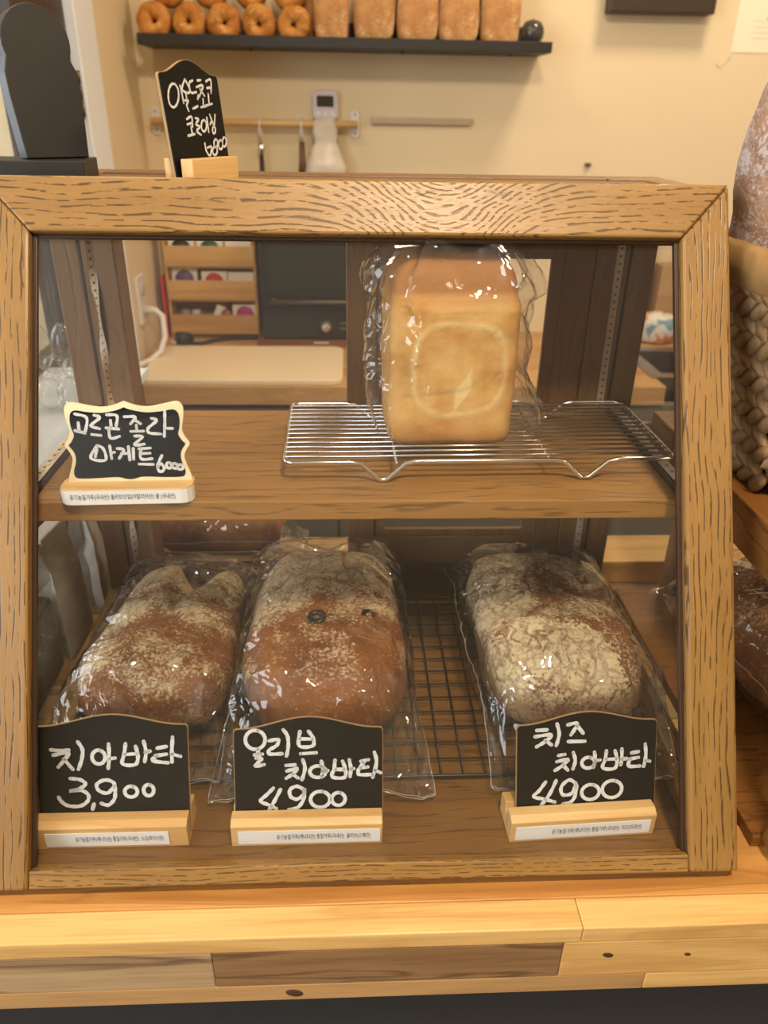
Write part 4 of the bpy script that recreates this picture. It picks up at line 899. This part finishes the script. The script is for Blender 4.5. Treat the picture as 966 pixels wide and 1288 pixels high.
# ------------------------------------------------------------------ neighbouring stand with the basket
DK = oak('dark_oak', 'y', base=srgb(120,76,34), light=srgb(140,92,44), dark=srgb(58,34,14), K=70, amount=.5)
DKX = oak('dark_oak_x', 'x', base=srgb(120,76,34), light=srgb(140,92,44), dark=srgb(58,34,14), K=70, amount=.5)
e = empty('wooden_stand', 'brown wooden frame stand beside the case carrying the woven basket', 'stand', (.55, .23, 0))
box('side_rail', DK, e, -.206, -.155, -.215, .20, .215, .26, .002); box('side_rail', DK, e, .155, .206, -.215, .20, .215, .26, .002)
box('rear_rail', DKX, e, -.1548, .1548, .150, .20, .215, .26, .002); box('front_rail', DKX, e, -.1548, .1548, -.215, -.165, .215, .26, .002)
box('base_board', DKX, e, -.212, .212, -.19, .20, .0003, .012, .001)
for s in (-1, 1):
    x0, x1 = sorted((s*.192, s*.206))
    xr0, xr1 = sorted((s*.140, s*.154))
    box('rear_leg', OAK_D, e, xr0, xr1, .155, .20, .0122, .2148, .001)
    MB().prism_x([(-.19, .0122), (-.205, .0122), (-.235, .06), (-.245, .12), (-.214, .2148), (-.170, .2148), (-.212, .12), (-.200, .06)][::-1], x0, x1).build('front_leg', DK, e, bevel=.001)
box('slats', DKX, e, -.1548, .1548, -.06, -.02, .222, .2595); box('slats', DKX, e, -.1548, .1548, .05, .09, .222, .2595)
for o in e.children:
    if o.name.startswith('slats'): o.name = 'slat'
BK = empty('woven_basket', 'brown braided water hyacinth basket holding floury loaves beside the case', 'basket', (.482, .285, .2603))
HY = plain('hyacinth', srgb(164,128,86), .65, var=.22, vscale=120, bump=.6); HYR = plain('hyacinth_rim', srgb(176,136,84), .6, var=.15, vscale=40, bump=.4); HYI = plain('basket_lining', srgb(84,62,40), .8)
BH = .20
def bsize(t): return .118+.030*t, .082+.024*t
def bpt(t, a, grow=0):
    hx, hy = bsize(t); return Vector(((hx+grow)*sgnpow(math.cos(a), .35), (hy+grow)*sgnpow(math.sin(a), .35), BH*t))
MB().grid(lambda i, j: bpt(j/8*.99+.004, 2*math.pi*i/64, -.006), 64, 9, True).build('lining', HYI, BK); box('bottom', HYI, BK, -.105, .105, -.07, .07, .001, .006)
rim = MB().grid(lambda i, j: bpt(1, 2*math.pi*i/64)+Vector((0, 0, 0))+(bpt(1, 2*math.pi*i/64, 1)-bpt(1, 2*math.pi*i/64))*(.009*math.cos(2*math.pi*j/10)-.003)+Vector((0, 0, .019*sgnpow(math.sin(2*math.pi*j/10), .6)-.010)), 64, 10, True, True).build('rim', HYR, BK)
def strand_mesh(seed):
    rn = random.Random(seed); L = .0165; N = 8; M = 8
    def fn(i, j):
        t = i/(N-1); u = (t-.5)*2; r = math.sqrt(max(0, 1-u*u))**.8
        a = 2*math.pi*j/M; wv = 1+.12*math.sin(3*a+seed)
        return (L*u, .0052*r*math.sin(a)*wv, .0078*r*math.cos(a)*wv+.0016*math.sin(u*2))
    me = MB().grid(fn, N, M, wrap_v=True).mesh('strand'); me.materials.append(HY); return me
sms = [strand_mesh(k) for k in range(4)]
rows = 12
# braids on the faces the photograph shows: the near side and the side by the case
cnt = 0
for r_ in range(rows):
    t = (r_+.5)/rows*.90+.012; hx, hy = bsize(t)
    # perimeter points along the front face then the near-case face
    pts = [(Vector((hx-.010-k*.021, -hy-.001, BH*t)), 0) for k in range(int((2*hx-.012)/.021)+1)] + [(Vector((-hx-.001, -hy+.012+k*.021, BH*t)), R(-90)) for k in range(int((2*hy-.012)/.021))]
    for k, (p, az) in enumerate(pts):
        o = bpy.data.objects.new('strand', sms[(k+r_) % 4]); C.objects.link(o); o.parent = BK
        o.location = p + Vector((.0105*(r_ % 2) if az == 0 else 0, .0105*(r_ % 2) if az else 0, 0))
        o.rotation_euler = Euler((R(8), R(28 if r_ % 2 else -28)+R((k*37+r_*13) % 14-7), az)); cnt += 1
for r_ in range(rows):     # the two hidden faces: plain braid ropes
    t = (r_+.5)/rows*.90+.012; hx, hy = bsize(t)
    MB().tube([(-hx, hy, BH*t), (hx-.012, hy, BH*t), (hx, hy-.012, BH*t), (hx, -hy, BH*t)], .0072, 6).build('braid', HY, BK)
RYE = crust('rye_crust', srgb(158,124,98), srgb(122,90,68), srgb(184,174,168), .5, 40, top=False)
for nm, loc_, rot_, dims, lab, sd in (('floury_loaf', (.412, .322, .286), (R(2), R(-9), R(8)), (.094, .075, .325), 'tall grey floured loaf standing upright in the woven basket against the case', 71), ('floury_loaf', (.458, .245, .286), (R(2), R(-9), R(-4)), (.085, .058, .31), 'grey floured loaf leaning at the front of the woven basket', 73), ('floury_loaf', (.545, .29, .284), (R(2), R(1), R(0)), (.080, .09, .27), 'grey floured loaf in the middle of the woven basket', 75)):
    o = loaf_mesh(*dims, .8, .62, sd, .007, 18, 44, 34).build(nm, RYE, None, loc_, rot_); tag(o, lab, 'bread')
e = empty('bagged_brown_loaf', 'dark brown loaf in a clear bag on the lower board of the wooden stand', 'bread', (.470, .248, .0126), (0, 0, R(8)))
loaf_mesh(.16, .20, .115, .6, .75, 81, .006, 16).build('loaf', crust('dark_loaf', srgb(140,88,46), srgb(100,58,28), srgb(180,138,94), .3, 40), e, (0, 0, .001)); film_bag('plastic_bag', e, .16, .20, .115, 0, 0, 83, fl=(.035, .03), flare=.72, amp=.007)
